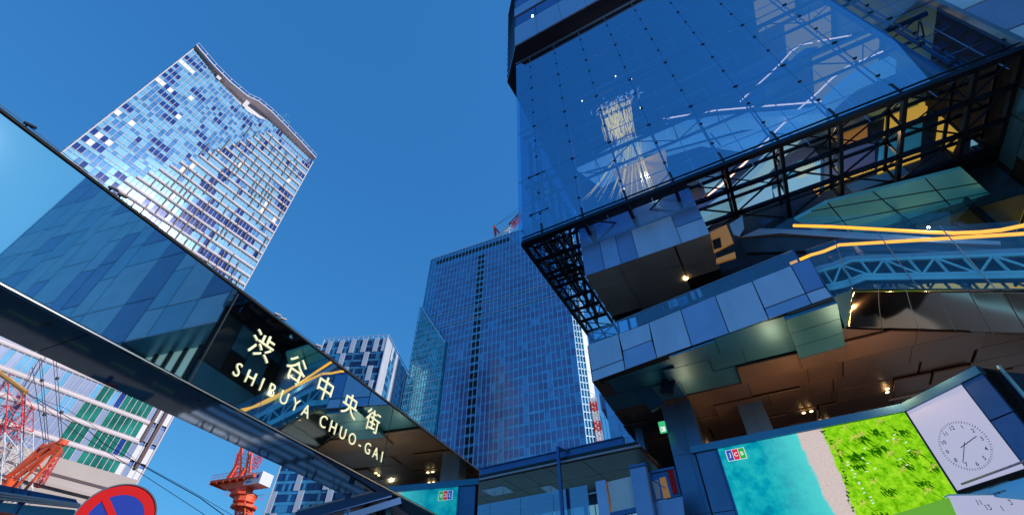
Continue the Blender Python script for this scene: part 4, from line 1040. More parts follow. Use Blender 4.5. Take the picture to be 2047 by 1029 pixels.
# ================================================================ ESCALATOR INSIDE THE ATRIUM
FI = Fr(GA.pt(0,-5.2,0), AZG)
XI = thing('escalator', 'crossing escalators with pinkish lit handrails seen through the atrium glass', 'escalator', FI.at(1560,250))
for k, (pts, d_) in enumerate([([(1392,407),(1440,372),(1490,325),(1545,268),(1590,224),(1636,184),(1662,158),(1692,135),(1765,103)], 0), ([(1326,238),(1380,229),(1430,221),(1520,213),(1610,206),(1642,203)], .6), ([(1480,203),(1512,172),(1540,147),(1562,125),(1582,103),(1600,90),(1624,86)], -1.2), ([(1634,83),(1668,77),(1702,71)], -1.6)]):
    m = MB(); m.tube([FI.at(*p_, d_) for p_ in pts], .07, 8); m.build('handrail', M['rail_pink'], XI, smooth=True)
    m = MB()
    for a_, b_ in zip(pts, pts[1:]): m.prism([FI.at(*a_, d_), FI.at(*b_, d_), FI.at(*b_, d_)-Vector((0,0,1.0)), FI.at(*a_, d_)-Vector((0,0,1.0))], -FI.N*.03)
    m.build('balustrade', M['escalator_glass'], XI)
    m = MB()
    for a_, b_ in zip(pts, pts[1:]): m.prism([FI.at(*a_, d_)-Vector((0,0,1.02)), FI.at(*b_, d_)-Vector((0,0,1.02)), FI.at(*b_, d_)-Vector((0,0,2.0)), FI.at(*a_, d_)-Vector((0,0,2.0))], -FI.N*1.3)
    m.build('side_casing', M['pale_cyan'] if k < 2 else M['ct_pane'], XI)
m = MB(); m.prism([FI.at(*p_,-1.5) for p_ in ((1150,335),(1245,280),(1400,240),(1640,212),(1560,290),(1480,296),(1400,285),(1290,318),(1200,370))], -FI.N*.5); m.build('underside', M['pale_cyan'], XI)
m = MB()
for a_, b_ in (((1290,245),(1330,330)),((1400,242),(1440,290)),((1500,228),(1545,285)),((1230,290),(1262,340))): m.bar(FI.at(*a_,-1.4), FI.at(*b_,-1.4), .1)
m.bar(FI.at(1170,345,-1.3), FI.at(1600,232,-1.3), .16); m.build('underside_rib', M['steel_dark'], XI)

# ================================================================ HANGING SCULPTURE
FQ = Fr(GA.pt(0,-3.2,0), AZG)
Q = thing('hanging_sculpture', 'sheaf of long pale straw strands with feathery tips hanging inside the atrium glass', 'sculpture', FQ.at(1235,250))
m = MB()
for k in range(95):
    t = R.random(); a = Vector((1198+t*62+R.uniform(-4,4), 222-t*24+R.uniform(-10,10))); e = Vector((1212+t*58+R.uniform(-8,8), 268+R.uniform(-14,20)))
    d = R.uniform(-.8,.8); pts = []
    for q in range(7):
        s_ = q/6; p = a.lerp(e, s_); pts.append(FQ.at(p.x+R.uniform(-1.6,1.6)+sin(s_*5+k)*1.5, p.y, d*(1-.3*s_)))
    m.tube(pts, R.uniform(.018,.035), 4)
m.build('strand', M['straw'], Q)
m = MB()
for k in range(26):
    t = R.random(); a = Vector((1232+t*50, 285+R.uniform(-5,15))); e = Vector((1165+t*150+R.uniform(-14,14), 400+t*-12+R.uniform(-14,10)))
    pts = [FQ.at(a.x+(e.x-a.x)*s_**1.5, a.y+(e.y-a.y)*s_, R.uniform(-.1,.1)) for s_ in (0,.2,.4,.6,.8,1)]; m.tube(pts, [.025,.03,.03,.03,.025,.01], 4)
m.build('trailing_strand', M['straw'], Q)
m = MB()
for k in range(60):
    t = R.random(); x, y = 1188+t*85+R.uniform(-10,8), 228-t*38+R.uniform(-16,14); an = R.uniform(-1.2,1.2); L = R.uniform(5,12)
    pts = [FQ.at(x+sin(an+.5*s_)*L*s_, y-cos(an+.4*s_)*L*s_, .3) for s_ in (0,.35,.7,1)]; m.tube(pts, [.02,.06,.05,.01], 4)
m.build('feather_tip', M['feather'], Q)
m = MB(); m.bar(FQ.at(1196,225,.4), FQ.at(1262,196,.4), .14); m.bar(FQ.at(1200,235,.4), FQ.at(1250,213,.4), .1)
for (x, y) in ((1193,180), (1219,163)): m.bar(FQ.at(x,y), FQ.at(x+9,y+40), .05); u, z = FQ.uz(x,y); disc(m, FQ, u, 0, z-.2, .18, .5, 0, 8)
m.build('hanger_frame', M['black_metal'], Q)

# ================================================================ SCREENS
FL = Fr(H(1433,897,12.2), 120.8); uL = FL.uz(1811,823)[0]; CLF = Fr(FL.pt(uL,0,0), 164)
uC = CLF.uz(1923,767)[0]; zC = CLF.uz(1908,983)[1]; uP = CLF.uz(1958,740)[0]
LS = thing('led_screen', 'wide bright screen under the soffit showing turquoise sea, sand and a palm lawn', 'screen', FL.pt(uL/2,0,zC))
m = MB(); m.box(FL, -.1, uL-.02, -1.2, -.03, zC-2.9, 12.25); m.build('housing', M['blue_steel'], LS)
m = MB(); m.box(FL, -1.5, uL, -.25, .12, 12.22, 12.62); m.build('header_trim', M['wall_teal'], LS)
lm = bpy.data.materials.new('screen_picture'); lm.use_nodes = True; n = lm.node_tree; n.nodes.clear(); L = n.links
out = n.nodes.new('ShaderNodeOutputMaterial'); em = n.nodes.new('ShaderNodeEmission'); L.new(em.outputs[0], out.inputs[0]); em.inputs['Strength'].default_value = .5
tc = n.nodes.new('ShaderNodeTexCoord'); sx = n.nodes.new('ShaderNodeSeparateXYZ'); L.new(tc.outputs['Object'], sx.inputs[0])
def noise(sc, det=5, rough=.6):
    t = n.nodes.new('ShaderNodeTexNoise'); t.inputs['Scale'].default_value = sc; t.inputs['Detail'].default_value = det; t.inputs['Roughness'].default_value = rough; L.new(tc.outputs['Object'], t.inputs['Vector']); return t.outputs[0]
def mth(op, a, b=None, clamp=False):
    x = n.nodes.new('ShaderNodeMath'); x.operation = op; x.use_clamp = clamp
    for i, v in enumerate((a, b)):
        if v is None: continue
        if isinstance(v, (int, float)): x.inputs[i].default_value = v
        else: L.new(v, x.inputs[i])
    return x.outputs[0]
def ramp(fac, stops):
    r = n.nodes.new('ShaderNodeValToRGB'); L.new(fac, r.inputs[0]); e = r.color_ramp.elements
    while len(e) < len(stops): e.new(.5)
    for i, (p, c) in enumerate(stops): e[i].position = p; e[i].color = (*c, 1)
    return r.outputs[0]
def mixc(f, a, b):
    x = n.nodes.new('ShaderNodeMix'); x.data_type = 'RGBA'; L.new(f, x.inputs[0]); L.new(a, x.inputs[6]); L.new(b, x.inputs[7]); return x.outputs[2]
def edge(pa, pb, amp, sc, w_=.03):       # 0 left of the line, 1 right of it
    (ua, za), (ub, zb) = FL.uz(*pa), FL.uz(*pb); k_ = (ub-ua)/(zb-za)
    s_ = mth('SUBTRACT', sx.outputs[0], mth('ADD', mth('MULTIPLY', sx.outputs[2], k_), ua-k_*za))
    s_ = mth('ADD', s_, mth('MULTIPLY', mth('SUBTRACT', noise(sc), .5), amp))
    return s_, mth('ADD', mth('MULTIPLY', s_, 1/w_), .5, True)
s1, e1 = edge((1592,868), (1668,1029), .9, .8, .12); s2, e2 = edge((1643,858), (1712,1029), .5, 1.6)
sea = ramp(noise(1.1, 8, .7), [(.30,(.0,.16,.30)), (.44,(.0,.30,.42)), (.56,(.01,.42,.48)), (.75,(.04,.52,.54))])
shore = ramp(mth('ADD', mth('MULTIPLY', s1, .45), 1.0, True), [(0,(0,0,0)), (1,(1,1,1))])
rgb = n.nodes.new('ShaderNodeRGB'); rgb.outputs[0].default_value = (.10,.68,.66,1)
bw = n.nodes.new('ShaderNodeRGBToBW'); L.new(shore, bw.inputs[0]); sea2 = mixc(mth('MULTIPLY', bw.outputs[0], .85), sea, rgb.outputs[0])
sand = ramp(noise(9, 6), [(.2,(.52,.42,.42)), (.8,(.72,.62,.60))])
lawn = ramp(noise(3, 8, .75), [(.36,(.06,.30,.0)), (.5,(.24,.62,.01)), (.66,(.44,.80,.03))])
fin_ = mixc(e2, mixc(e1, sea2, sand), lawn); vm_ = n.nodes.new('ShaderNodeVectorMath'); vm_.operation = 'SCALE'; L.new(fin_, vm_.inputs[0]); L.new(mth('ADD', mth('MULTIPLY', noise(38, 2), .5), .72), vm_.inputs['Scale']); L.new(vm_.outputs[0], em.inputs[0])
me = bpy.data.meshes.new('picture'); mw = Matrix(((FL.U.x, FL.N.x, 0, FL.P.x), (FL.U.y, FL.N.y, 0, FL.P.y), (0,0,1,0), (0,0,0,1)))
zb_ = zC-2.8
me.from_pydata([(0.05,0,zb_),(uL-.06,0,zb_),(uL-.06,0,12.2),(0.05,0,12.2),(0.05,-.03,zb_),(uL-.06,-.03,zb_),(uL-.06,-.03,12.2),(0.05,-.03,12.2)], [], [(0,1,2,3),(4,7,6,5),(0,4,5,1),(1,5,6,2),(2,6,7,3),(3,7,4,0)])
me.materials.append(lm); pic = bpy.data.objects.new('picture', me); S.collection.objects.link(pic); pic.parent = LS; pic.matrix_local = Matrix.Translation(-Vector(LS.location)) @ mw
mat('lawn_reflected', (0,0,0), .5, emit=(.12,.36,.03), es=.5, var=.1)  # glowing lawn colour of the painted screen reflection
mat('px_shadow', (0,0,0), .9, emit=(.01,.10,.0), es=.5); mat('px_palm', (0,0,0), .9, emit=(.30,.42,.04), es=.5); mat('px_palm2', (0,0,0), .9, emit=(.55,.60,.10), es=.5); mat('px_white', (0,0,0), .9, emit=(.8,.85,.85), es=.5); mat('px_dark', (0,0,0), .9, emit=(.04,.14,.01), es=.5)
for k_ in ('px_shadow','px_palm','px_palm2','px_white','px_dark'): M[k_].node_tree.nodes['Principled BSDF'].inputs['Specular IOR Level'].default_value = 0
m = MB()
def z6(x, y): return (1600+x/3.1275, 700+y/3.1275)
def fl(a, b, w0, w1, mi, n_=.006):
    pa, pb = FL.uz(*a), FL.uz(*b); d = Vector((pb[0]-pa[0], pb[1]-pa[1])); d.normalize(); q = Vector((-d.y, d.x))
    P_ = [(pa[0]+q.x*w0, pa[1]+q.y*w0), (pb[0]+q.x*w1, pb[1]+q.y*w1), (pb[0]-q.x*w1, pb[1]-q.y*w1), (pa[0]-q.x*w0, pa[1]-q.y*w0)]
    for u, z in P_:
        if not (0 < u < uL-.08 and zb_ < z < 12.18): return
    m.quad([FL.pt(u,n_,z) for u, z in P_], mi)
for (x, y) in ((240,560),(380,520),(500,440),(600,560),(730,630),(830,720),(640,740),(460,810),(800,870),(390,950),(250,640),(210,600),(360,440),(280,470),(560,640),(330,540)):
    dx, dy = 120*R.uniform(.8,1.3), 84*R.uniform(.8,1.3)
    fl(z6(x,y), z6(x+dx, y+dy), .012, .012, 0, .004); fl(z6(x-3,y+3), z6(x-26,y+34), .012, .02, 2, .004)
    for q in range(26):
        c0 = (x+dx+R.gauss(0,26)-20, y+dy+R.gauss(0,14)-12); a = R.uniform(.35,.85); l = R.uniform(14,44); fl(z6(*c0), z6(c0[0]+cos(a)*l, c0[1]+sin(a)*l), .03, .012, 0, .005)
    for q in range(34):
        a = R.uniform(0, 2*pi); l = R.uniform(14,34); b_ = R.uniform(0,9); fl(z6(x+cos(a)*b_,y+sin(a)*b_), z6(x+cos(a)*l, y+sin(a)*l*.7), .016, .004, R.choice([1,2,2,2,4]), .006+.0002*q)
for k in range(24):
    t = k/24; x, y = (270+t*190+R.uniform(-12,12), 690+t*280+R.uniform(-8,8)) if k % 2 else (R.uniform(340,680), R.uniform(520,760)); fl(z6(x,y), z6(x+14,y-5), .02, .02, 3, .013)
for k in range(40):
    t = k/40; x, y = 130+t*240+35*sin(t*5), 500+t*520; fl(z6(x+R.uniform(-8,8),y), z6(x+R.uniform(0,26),y+R.uniform(-14,14)), .06, .03, R.choice([4,1,0]), .007)
o = m.build('palm_picture', [M['px_shadow'], M['px_palm'], M['px_palm2'], M['px_white'], M['px_dark']], LS)
# card emblem in the corner of the picture
uj, zj = FL.uz(1457,922); uk, zk = FL.uz(1487,897); mat('em_blue', (0,0,0), emit=(.02,.08,.42), es=.5); mat('em_red', (0,0,0), emit=(.62,.02,.06), es=.5); mat('em_green', (0,0,0), emit=(.02,.40,.06), es=.5)
m = MB(); wj = uk-uj; hj = FL.uz(1461,900)[1]-FL.uz(1464,921)[1]; zj = FL.uz(1462,920)[1]
m.box(FL, uj-.02, uk+.02, 0, .008, zj-.02, zj+hj+.02, 0)
for q in range(3): m.box(FL, uj+wj*q/3+.012, uj+wj*(q+1)/3-.012, .008, .012, zj, zj+hj, 1+q)
em_ = m.build('emblem', [M['px_white'], M['em_blue'], M['em_red'], M['em_green']], LS)
for q, ch in enumerate('JCB'): put_text(ch, FL, uj+wj*(q+.5)/3, .012, zj+hj*.5, hj*.52, M['px_white'], LS, ext=.002, off=.004, center=True)
# wall beside the screen
m = MB(); u0 = FL.uz(1391,905)[0]
for z0, z1 in ((0,4.6), (4.64,8.9), (8.94,12.2)): m.box(FL, u0, -.12, -.8, -.04, z0, z1)
m.box(FL, u0-.1, -.1, -.9, -.1, 0, 12.2, 1); m.build('side_wall', [M['pillar_clad'], M['gap_black']], B)
# clock screen
CK = thing('clock_screen', 'lilac white screen with a round numbered clock in a blue metal housing', 'clock', CLF.pt(uC/2,0,zC))
m = MB(); m.box(CLF, .04, uC-.02, -.1, 0, zC+.02, 12.2); m.build('screen_panel', M['led_white'], CK)
zq = CLF.uz(2044,887)[1]
m = MB(); m.box(CLF, 0, uP, -1.2, -.11, zC-.1, 12.3, 0); m.box(CLF, uC+.02, uP, -.11, .03, 10.42, 12.2, 1); m.box(CLF, uC+.02, uP, -.11, .03, zC-.5, 10.36, 1)
m.build('housing', [M['gap_black'], M['blue_steel']], CK)
m = MB(); m.box(CLF, -.0, uP+.02, -.3, .1, 12.24, 12.62); m.build('header_trim', M['wall_teal'], CK)
m = MB(); m.box(CLF, -.03, .035, -.05, .03, zC, 12.22); m.box(CLF, uC-.02, uC+.02, -.05, .04, zC, 12.22); m.box(CLF, 0, uC, -.05, .04, zC-.04, zC+.02); m.build('frame', M['steel_dark'], CK)
FV = Fr(CLF.pt(uP,0,0), 80); m = MB(); m.box(FV, .02, 1.1, -2, -.06, 8.2, 12.6); m.build('vent_box', M['gap_black'], CK)
m = MB()
for k in range(34): m.box(FV, .12, .9, -.06, .0, 8.6+k*.115, 8.65+k*.115)
m.build('vent_grille', M['steel_dark'], CK)
m = MB(); m.tube([FV.pt(1.2,.1,8.0), FV.pt(1.2,.1,12.7)], .09, 10); m.build('corner_pipe', M['teal_steel'], CK, smooth=True)
m = MB(); m.box(FV, 1.3, 4.2, -2, -.02, 8.2, 12.5); m.build('side_panel', M['pillar_clad'], CK)
uc_, zc_ = CLF.uz(1927.5, 889.5); ue, ze = CLF.uz(1905.5,855); uf, zf = CLF.uz(1952,927.5); rd = sqrt((ue-uf)**2+(ze-zf)**2)/2
for k in range(60):
    m = MB(); a = 2*pi*k/60; r0, r1 = rd*1.18, rd*(1.30 if k % 5 else 1.30); c_, s_ = sin(a), cos(a)
    m.bar(CLF.pt(uc_+c_*r0,.004,zc_+s_*r0), CLF.pt(uc_+c_*r1,.004,zc_+s_*r1), .02 if k % 5 else .028, .004, up=CLF.N); m.build('minute_tick', M['led_ink'], CK)
for k in range(1, 13):
    a = 2*pi*k/12; put_text(str(k), CLF, uc_+sin(a)*rd, 0, zc_+cos(a)*rd, rd*.30, M['led_ink'], CK, name='numeral', ext=.002, off=.002, center=True)
for (t_, p_, ww, nm) in (((1952,871),(1920.5,894),.034,'hour_hand'), ((1925,924),(1928,883),.028,'minute_hand')):
    m = MB(); m.bar(CLF.at(*p_,.012), CLF.at(*t_,.012), ww, .006, up=CLF.N); m.build(nm, M['led_ink'], CK)
mat('droplet', (0,0,0), .3, emit=(.42,.42,.66), es=.5)
m = MB()
for k in range(150):
    u = R.uniform(.1, uC-.1); z = R.uniform(zC+.1, 12.1); rr = R.choice([.012,.018,.03]); ring(m, CLF, u, 0, z, rr*.5, rr, .003, 0, 8, 0, pi*1.2)
m.build('droplet_picture', M['droplet'], CK)
# below the clock: glass panel with lettering, glowing strips painting the screens' reflection, bar
m = MB(); P_ = [CLF.at(*p,-.3) for p in ((1912,984),(2050,936),(2060,1000),(1978,992))]; m.prism(P_, -CLF.N*.05); m.build('lower_glass', M['ct_cyan'], CK)
put_text('SHIBUYA', CLF, CLF.uz(1990,984)[0], -.29, CLF.uz(1990,984)[1], .13, M['led_ink'], CK, name='lettering', ext=.002)
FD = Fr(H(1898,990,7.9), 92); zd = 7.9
m = MB(); m.box(FD, 0, 6, -.3, 0, 5.0, zd); m.build('clock_reflection', M['led_white'], CK)
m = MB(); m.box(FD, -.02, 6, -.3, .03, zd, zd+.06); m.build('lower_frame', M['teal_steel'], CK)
m = MB(); m.prism([FD.at(*p) for p in ((1897,993),(1780,1029),(1770,1060),(1925,1060))], -FD.N*.2); m.build('lawn_reflection', M['lawn_reflected'], LS)
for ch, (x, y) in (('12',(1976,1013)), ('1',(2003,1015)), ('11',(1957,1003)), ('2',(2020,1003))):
    u, z = FD.uz(x, y); put_text(ch, FD, u, 0, z, .30, M['led_ink'], CK, name='numeral', ext=.002, flip=True, center=True)  # upside-down numerals complete the painted clock reflection
m = MB(); m.tube([CLF.at(1922,967,.5), CLF.at(2075,911,.5)], .045, 10); tag(m.build('hand_bar', M['pink_metal'], smooth=True), 'pale metal bar crossing in front of the foot of the clock screen', 'bar')

# ================================================================ ESCALATOR
def escalator(E, zoff, label, px=None):
    X = thing('escalator', label, 'escalator', E.pt(2,-.6,16+zoff)); W_ = 1.5; sl = tan(radians(28.5)); ub = 2.45; LEN = 13
    zr = lambda u: 19.93+zoff-(0 if u < ub-.6 else (.12 if u < ub+.2 else .12+(u-ub-.2)*sl))
    us = [0.05,.6,1.2,ub-.6,ub-.2,ub+.2,ub+1,ub+3,ub+6,LEN]
    for n_, nm in ((0,0), (-W_,1)):
        m = MB(); m.tube([E.pt(u,n_,zr(u)) for u in us], .085, 8); m.build('handrail', M['handrail_glow'], X, smooth=True)
        m = MB()
        for a, b in zip(us, us[1:]): m.prism([E.pt(a,n_,zr(a)-.05), E.pt(b,n_,zr(b)-.05), E.pt(b,n_,zr(b)-.95), E.pt(a,n_,zr(a)-.95)], E.N*.012)
        m.build('balustrade', M['escalator_glass'], X)
        m = MB()
        for a, b in zip(us, us[1:]): m.prism([E.pt(a,n_+.1,zr(a)-.95), E.pt(b,n_+.1,zr(b)-.95), E.pt(b,n_+.1,zr(b)-1.2), E.pt(a,n_+.1,zr(a)-1.2)], -E.N*.25)
        m.build('skirt', M['skirt_grey'], X)
        # truss side
        zt = lambda u: zr(u)-1.35; zb__ = lambda u: zr(u)-2.75 if u > 1.2 else zr(1.2)-2.75+(1.2-u)*.35
        m = MB(); q = us
        nn = n_+.12 if nm == 0 else n_-.12
        for a, b in zip(q, q[1:]):
            m.bar(E.pt(a,nn,zt(a)), E.pt(b,nn,zt(b)), .12, .16); m.bar(E.pt(a,nn,zb__(a)+.35), E.pt(b,nn,zb__(b)+.35), .12, .14)
            m.prism([E.pt(a,nn,zb__(a)), E.pt(b,nn,zb__(b)), E.pt(b,nn,zb__(b)+.26), E.pt(a,nn,zb__(a)+.26)], E.N*.05)
        u = 1.3; k = 0
        while u < LEN-.9:
            v = u+.85; m.bar(E.pt(u,nn,zt(u)), E.pt(u,nn,zb__(u)+.3), .09)
            if k % 2: m.bar(E.pt(u,nn,zt(u)), E.pt(v,nn,zb__(v)+.3), .09)
            else: m.bar(E.pt(u,nn,zb__(u)+.3), E.pt(v,nn,zt(v)), .09)
            u = v; k += 1
        m.build('side_truss', M['teal_steel'], X)
        if nm == 0:
            m = MB()
            for a, b in zip(q, q[1:]): m.prism([E.pt(a,-.35,zt(a)), E.pt(b,-.35,zt(b)), E.pt(b,-.35,zb__(b)+.1), E.pt(a,-.35,zb__(a)+.1)], -E.N*.05)
            m.build('dark_infill', M['dark_wall'], X)  # dark sheet added for the dark interior behind the truss
    m = MB(); u = ub
    while u < LEN-.3: z = zr(u)-1.05; m.box(E, u, u+.42, -W_+.2, -.2, z-.35, z); u += .40
    m.box(E, 0, ub, -W_+.2, -.2, zr(0)-1.4, zr(0)-1.02); m.build('step_band', M['step_grey'], X)
    m = MB(); 
    for k in range(9): u = 1+k*1.3; m.bar(E.pt(u,.0,zr(u)-2.1), E.pt(u,-W_,zr(u)-2.1), .1); m.bar(E.pt(u,-.5,zr(u)-1.7), E.pt(min(u+1.2,LEN),-.5,zr(min(u+1.2,LEN))-1.7), .07)
    m.tube([E.pt(1+cos(2*pi*k/16)*.36, -.4, zr(1)-1.95+sin(2*pi*k/16)*.36) for k in range(17)], .05, 6); m.build('drive', M['steel_dark'], X)
    return X, zr, us
E0 = Fr(Vector((16.5,19.35,0)), 130)
X1, zr1, us1 = escalator(E0, 0, 'escalator with glowing amber handrail and pale teal truss beside the balcony corner')
# outer glass screen of the escalator
m = MB(); 
gl = [(1588,520,1668,592),(1668,480,1704,577),(1752,462,1836,577),(1878,452,1990,578),(2036,442,2160,578)]
gp = [(E0.uz(a,b,.35)[0]) for a,b,c,d in gl]
for k, ((a0,b0_,c0,d0), (a1,b1_,c1,d1)) in enumerate(zip(gl[1:], gl[2:])):
    q = [E0.at(c0,d0,.35), E0.at(c1,d1,.35), E0.at(a1,b1_,.35), E0.at(a0,b0_,.35)]
    x = MB(); x.prism(q, E0.N*.02); x.build('screen_glass', M['escalator_glass'], X1)
    x = MB(); x.bar(q[0]+E0.N*.03, q[3]+E0.N*.03, .035); x.build('glass_joint', M['edge_steel'], X1)
x = MB(); x.prism([E0.at(*p,.35) for p in ((1610,500),(1668,480),(1704,577),(1668,592),(1618,517))], E0.N*.02); x.build('screen_glass', M['escalator_glass'], X1)
# mirror underside
Am = E0.at(1704,578,.2); Bm = E0.at(2160,578,.2); D_ = H(1690,657,ZS-.02); C_ = H(2200,675,ZS-.02); Pm = H(1667,594,ZS-.02); Mn = H(1890,664,ZS-.02)
m = MB()
K = 7
GX, GY = 56, 14
for j in range(GY+1):
    for i in range(GX+1):
        t, s_ = i/GX, j/GY; m.v.append(tuple(Am.lerp(Bm,t).lerp(D_.lerp(C_,t), s_)+Vector((0,0,.12*sin(pi*s_)-.015*abs(sin(pi*t*K))))))
for j in range(GY):
    for i in range(GX): q = j*(GX+1)+i; m.f.append((q, q+1, q+GX+2, q+GX+1)); m.m.append(0)
mo = m.build('mirror_underside', M['mirror_soffit'], X1, smooth=True); sm_ = mo.modifiers.new('s','SOLIDIFY'); sm_.thickness = .05; sm_.offset = 1
m = MB(); m.prism([Pm, Am, D_], (0,0,.06)); m.build('mirror_corner', M['soffit_c'], X1)
m = MB()
for k in range(1, K):
    P_ = [Am.lerp(Bm,k/K).lerp(D_.lerp(C_,k/K), s_/10)+Vector((0,0,.12*sin(pi*s_/10)-.01)) for s_ in range(11)]; m.tube(P_, .02, 4)
m.build('underside_joint', M['edge_steel'], X1)
E1 = Fr(E0.pt(2.0,-3.6,0), 130)
X2 = thing('ramp', 'amber lit handrail and grey edge of a second escalator behind the first, curving up at right', 'ramp', E1.at(1700,470))  # second escalator, only handrail, edge, side and glass built
pts = [(1586,451),(1660,453),(1750,458),(1850,464),(1908,466),(1960,464),(2000,460),(2050,450),(2110,436)]
m = MB(); m.tube([E1.at(*p) for p in pts], .105, 8); m.build('handrail', M['handrail_glow'], X2, smooth=True)
m = MB()
bd = [(1520,456),(1600,459),(1700,464),(1800,470),(1910,478),(2000,482)]; bl = [(1480,474),(1560,466),(1700,476),(1800,481),(1910,486),(2000,489)]
for (a, b), (c, d) in zip(zip(bd, bd[1:]), zip(bl, bl[1:])): m.prism([E1.at(*a), E1.at(*b), E1.at(*d), E1.at(*c)], -E1.N*.4)
m.build('escalator_edge', M['skirt_grey'], X2)
m = MB(); m.prism([E1.at(*p,-.2) for p in ((1480,474),(1700,476),(1910,486),(1910,505),(1690,498),(1490,505))], -E1.N*.4); m.build('escalator_side', M['dark_wall'], X2)
m = MB(); m.prism([E1.at(*p,.05) for p in ((1520,440),(1700,430),(1700,470),(1520,458))], E1.N*.02); m.prism([E1.at(*p,.05) for p in ((1702,430),(1900,425),(1900,478),(1702,470))], E1.N*.02); m.build('glass_panel', M['escalator_glass'], X2)
# ================================================================ SPEAKERS, EXIT SIGN
FSp = Fr(H(1300,780,15.4), 108)
def speaker(label, corners, n, parent=None):
    T = thing('loudspeaker', label, 'speaker', FSp.at(*corners[0], n), 'loudspeakers under the balcony soffit')
    P_ = [FSp.at(*c, n) for c in corners]; c_ = sum((Vector(p) for p in P_), Vector())/4
    m = MB(); b_ = [c_+(Vector(p)-c_)*.72-FSp.N*.75 for p in P_]; f_ = P_
    m.hexa([f_[0], f_[1], b_[1], b_[0], f_[3], f_[2], b_[2], b_[3]]); m.build('cabinet', M['speaker_black'], T, bevel=.03)
    m = MB(); g_ = [c_+(Vector(p)-c_)*.9+FSp.N*.01 for p in P_]; m.prism(g_, FSp.N*.02)
    for k in range(10): a, b = g_[0].lerp(g_[3], k/10), g_[1].lerp(g_[2], k/10); m.bar(a+FSp.N*.03, b+FSp.N*.03, .015)
    m.build('grille', M['steel_dark'], T)
    m = MB(); m.bar(c_-FSp.N*.3, c_-FSp.N*.6+Vector((0,0,1.0)), .09); m.bar(c_-FSp.N*.3+Vector((.1,0,0)), c_-FSp.N*.3+Vector((.3,.3,.7)), .07); m.build('bracket', M['black_metal'], T)
    return T
speaker('larger dark box loudspeaker angled down left at the head of the thick pillar', [(1301,821),(1330,806),(1300,769),(1274,785)], 0)
speaker('smaller double loudspeaker with brown top tucked above the thick pillar', [(1318,785),(1346,787),(1351,754),(1324,751)], -.8)
FX = Fr(H(1316,850,14.6), AZG)
EX = thing('exit_sign', 'small lit green exit sign with arrow behind the thick pillar', 'exit sign', FX.at(1322,850))
u0, z1 = FX.uz(1315,843); u1, z0 = FX.uz(1333,862)
m = MB(); m.box(FX, u0, u1, -.15, 0, z0, z1); m.build('light_box', M['sign_green'], EX)
m = MB(); m.box(FX, u0+.05, u1-.05, 0, .01, z0+.05, (z0+z1)/2); m.build('white_field', M['px_white'], EX)
zc = (z0*3+z1)/4+.02
m = MB(); m.bar(FX.pt(u0+.15,.015,zc), FX.pt(u1-.25,.015,zc), .06, .01, up=FX.N); m.bar(FX.pt(u1-.42,.015,zc+.13), FX.pt(u1-.22,.015,zc), .05, .01, up=FX.N); m.bar(FX.pt(u1-.42,.015,zc-.13), FX.pt(u1-.22,.015,zc), .05, .01, up=FX.N); m.build('arrow', M['sign_green'], EX)

# ================================================================ STATION FOOTBRIDGE CANOPY
FN = Fr(H(961,960,12.5), 121); uN = FN.uz(1281,893)[0]
SN = thing('footbridge', 'covered footbridge with dark roof, glass balustrade and pale panels, right of the gate', 'footbridge', FN.pt(5,-3,8))
m = MB(); m.box(FN, -6, uN-.2, -7, -.05, 12.52, 12.9); m.build('roof', M['black_metal'], SN)
m = MB(); m.tube([FN.pt(-6,.05,12.56), FN.pt(uN,.05,12.56)], .08, 8); m.build('gutter', M['skirt_grey'], SN)
ue = FN.uz(1249,890,-.4)[0]
m = MB(); m.box(FN, -6, ue, -.55, -.3, 12.9, 13.42); m.box(FN, -6, ue, -.65, -.2, 13.42, 13.48); m.box(FN, -6, ue, -.65, -.2, 12.95, 13.0); m.build('roof_beam', M['blue_steel'], SN)
js = [-6, -2, 1.6, 3.3, 5.2, 7.8, uN-.2]
for a, b in zip(js, js[1:]):
    for (n0, n1) in ((-.1,-3.0), (-3.04,-6.9)):
        m = MB(); m.box(FN, a+.02, b-.02, n1, n0, 12.46, 12.515); m.build('soffit_panel', M['soffit_dark'], SN)
for (a, b, c, d) in ((-1, .9, -1.6, -3.2), (3.0, 3.9, -3.2, -6.2)): m = MB(); m.box(FN, a, b, d, c, 12.44, 12.458); m.build('skylight', M['ct_pane'], SN)
# post with bracket arm
up_, zp_ = FN.uz(1115,892,.4)
m = MB(); m.box(FN, up_-.09, up_+.09, .3, .5, 0, zp_); m.bar(FN.pt(up_,.4,zp_-.1), FN.pt(up_+.5,-.4,13.3), .1, .14); m.build('post', M['blue_steel'], SN)
# balustrade
zt2 = FN.uz(1000,1001,-.1)[1]; zr2_ = FN.uz(1000,1017,-.1)[1]
for a in range(5):
    u0 = -4+a*2.4; m = MB(); m.box(FN, u0+.01, u0+2.38, -.12, -.1, 8, zt2); m.build('glass_panel', M['canopy_glass'], SN)
m = MB(); m.bar(FN.pt(-5,-.2,zr2_), FN.pt(FN.uz(1192,978,-.2)[0],-.2,zr2_), .06); m.build('handrail', M['edge_steel'], SN)
for (x, y) in ((991,1018),(1076,1000),(1167,983)): u = FN.uz(x,y,-.2)[0]; m = MB(); m.box(FN, u-.07, u+.07, -.35, -.2, 7.5, zr2_); m.build('baluster', M['blue_steel'], SN)
m = MB(); m.box(FN, -6, uN-.5, -7.2, -7, 0, 12.5, 0)
for k in range(19): m.box(FN, -6+k*.9, -5.2+k*.9, -7, -6.95, 8.2, 11.8, 1)
for z in (8.8, 9.9, 11.0): m.box(FN, -6, uN-.5, -6.95, -6.9, z, z+.06, 2)
m.build('window_wall', [M['ct_blue'], M['pale_cyan'], M['ct_mullion']], SN)
m = MB(); m.box(FN, -6, uN-.2, -7, -.3, 7.2, 7.5); m.build('floor', M['blue_steel'], SN)
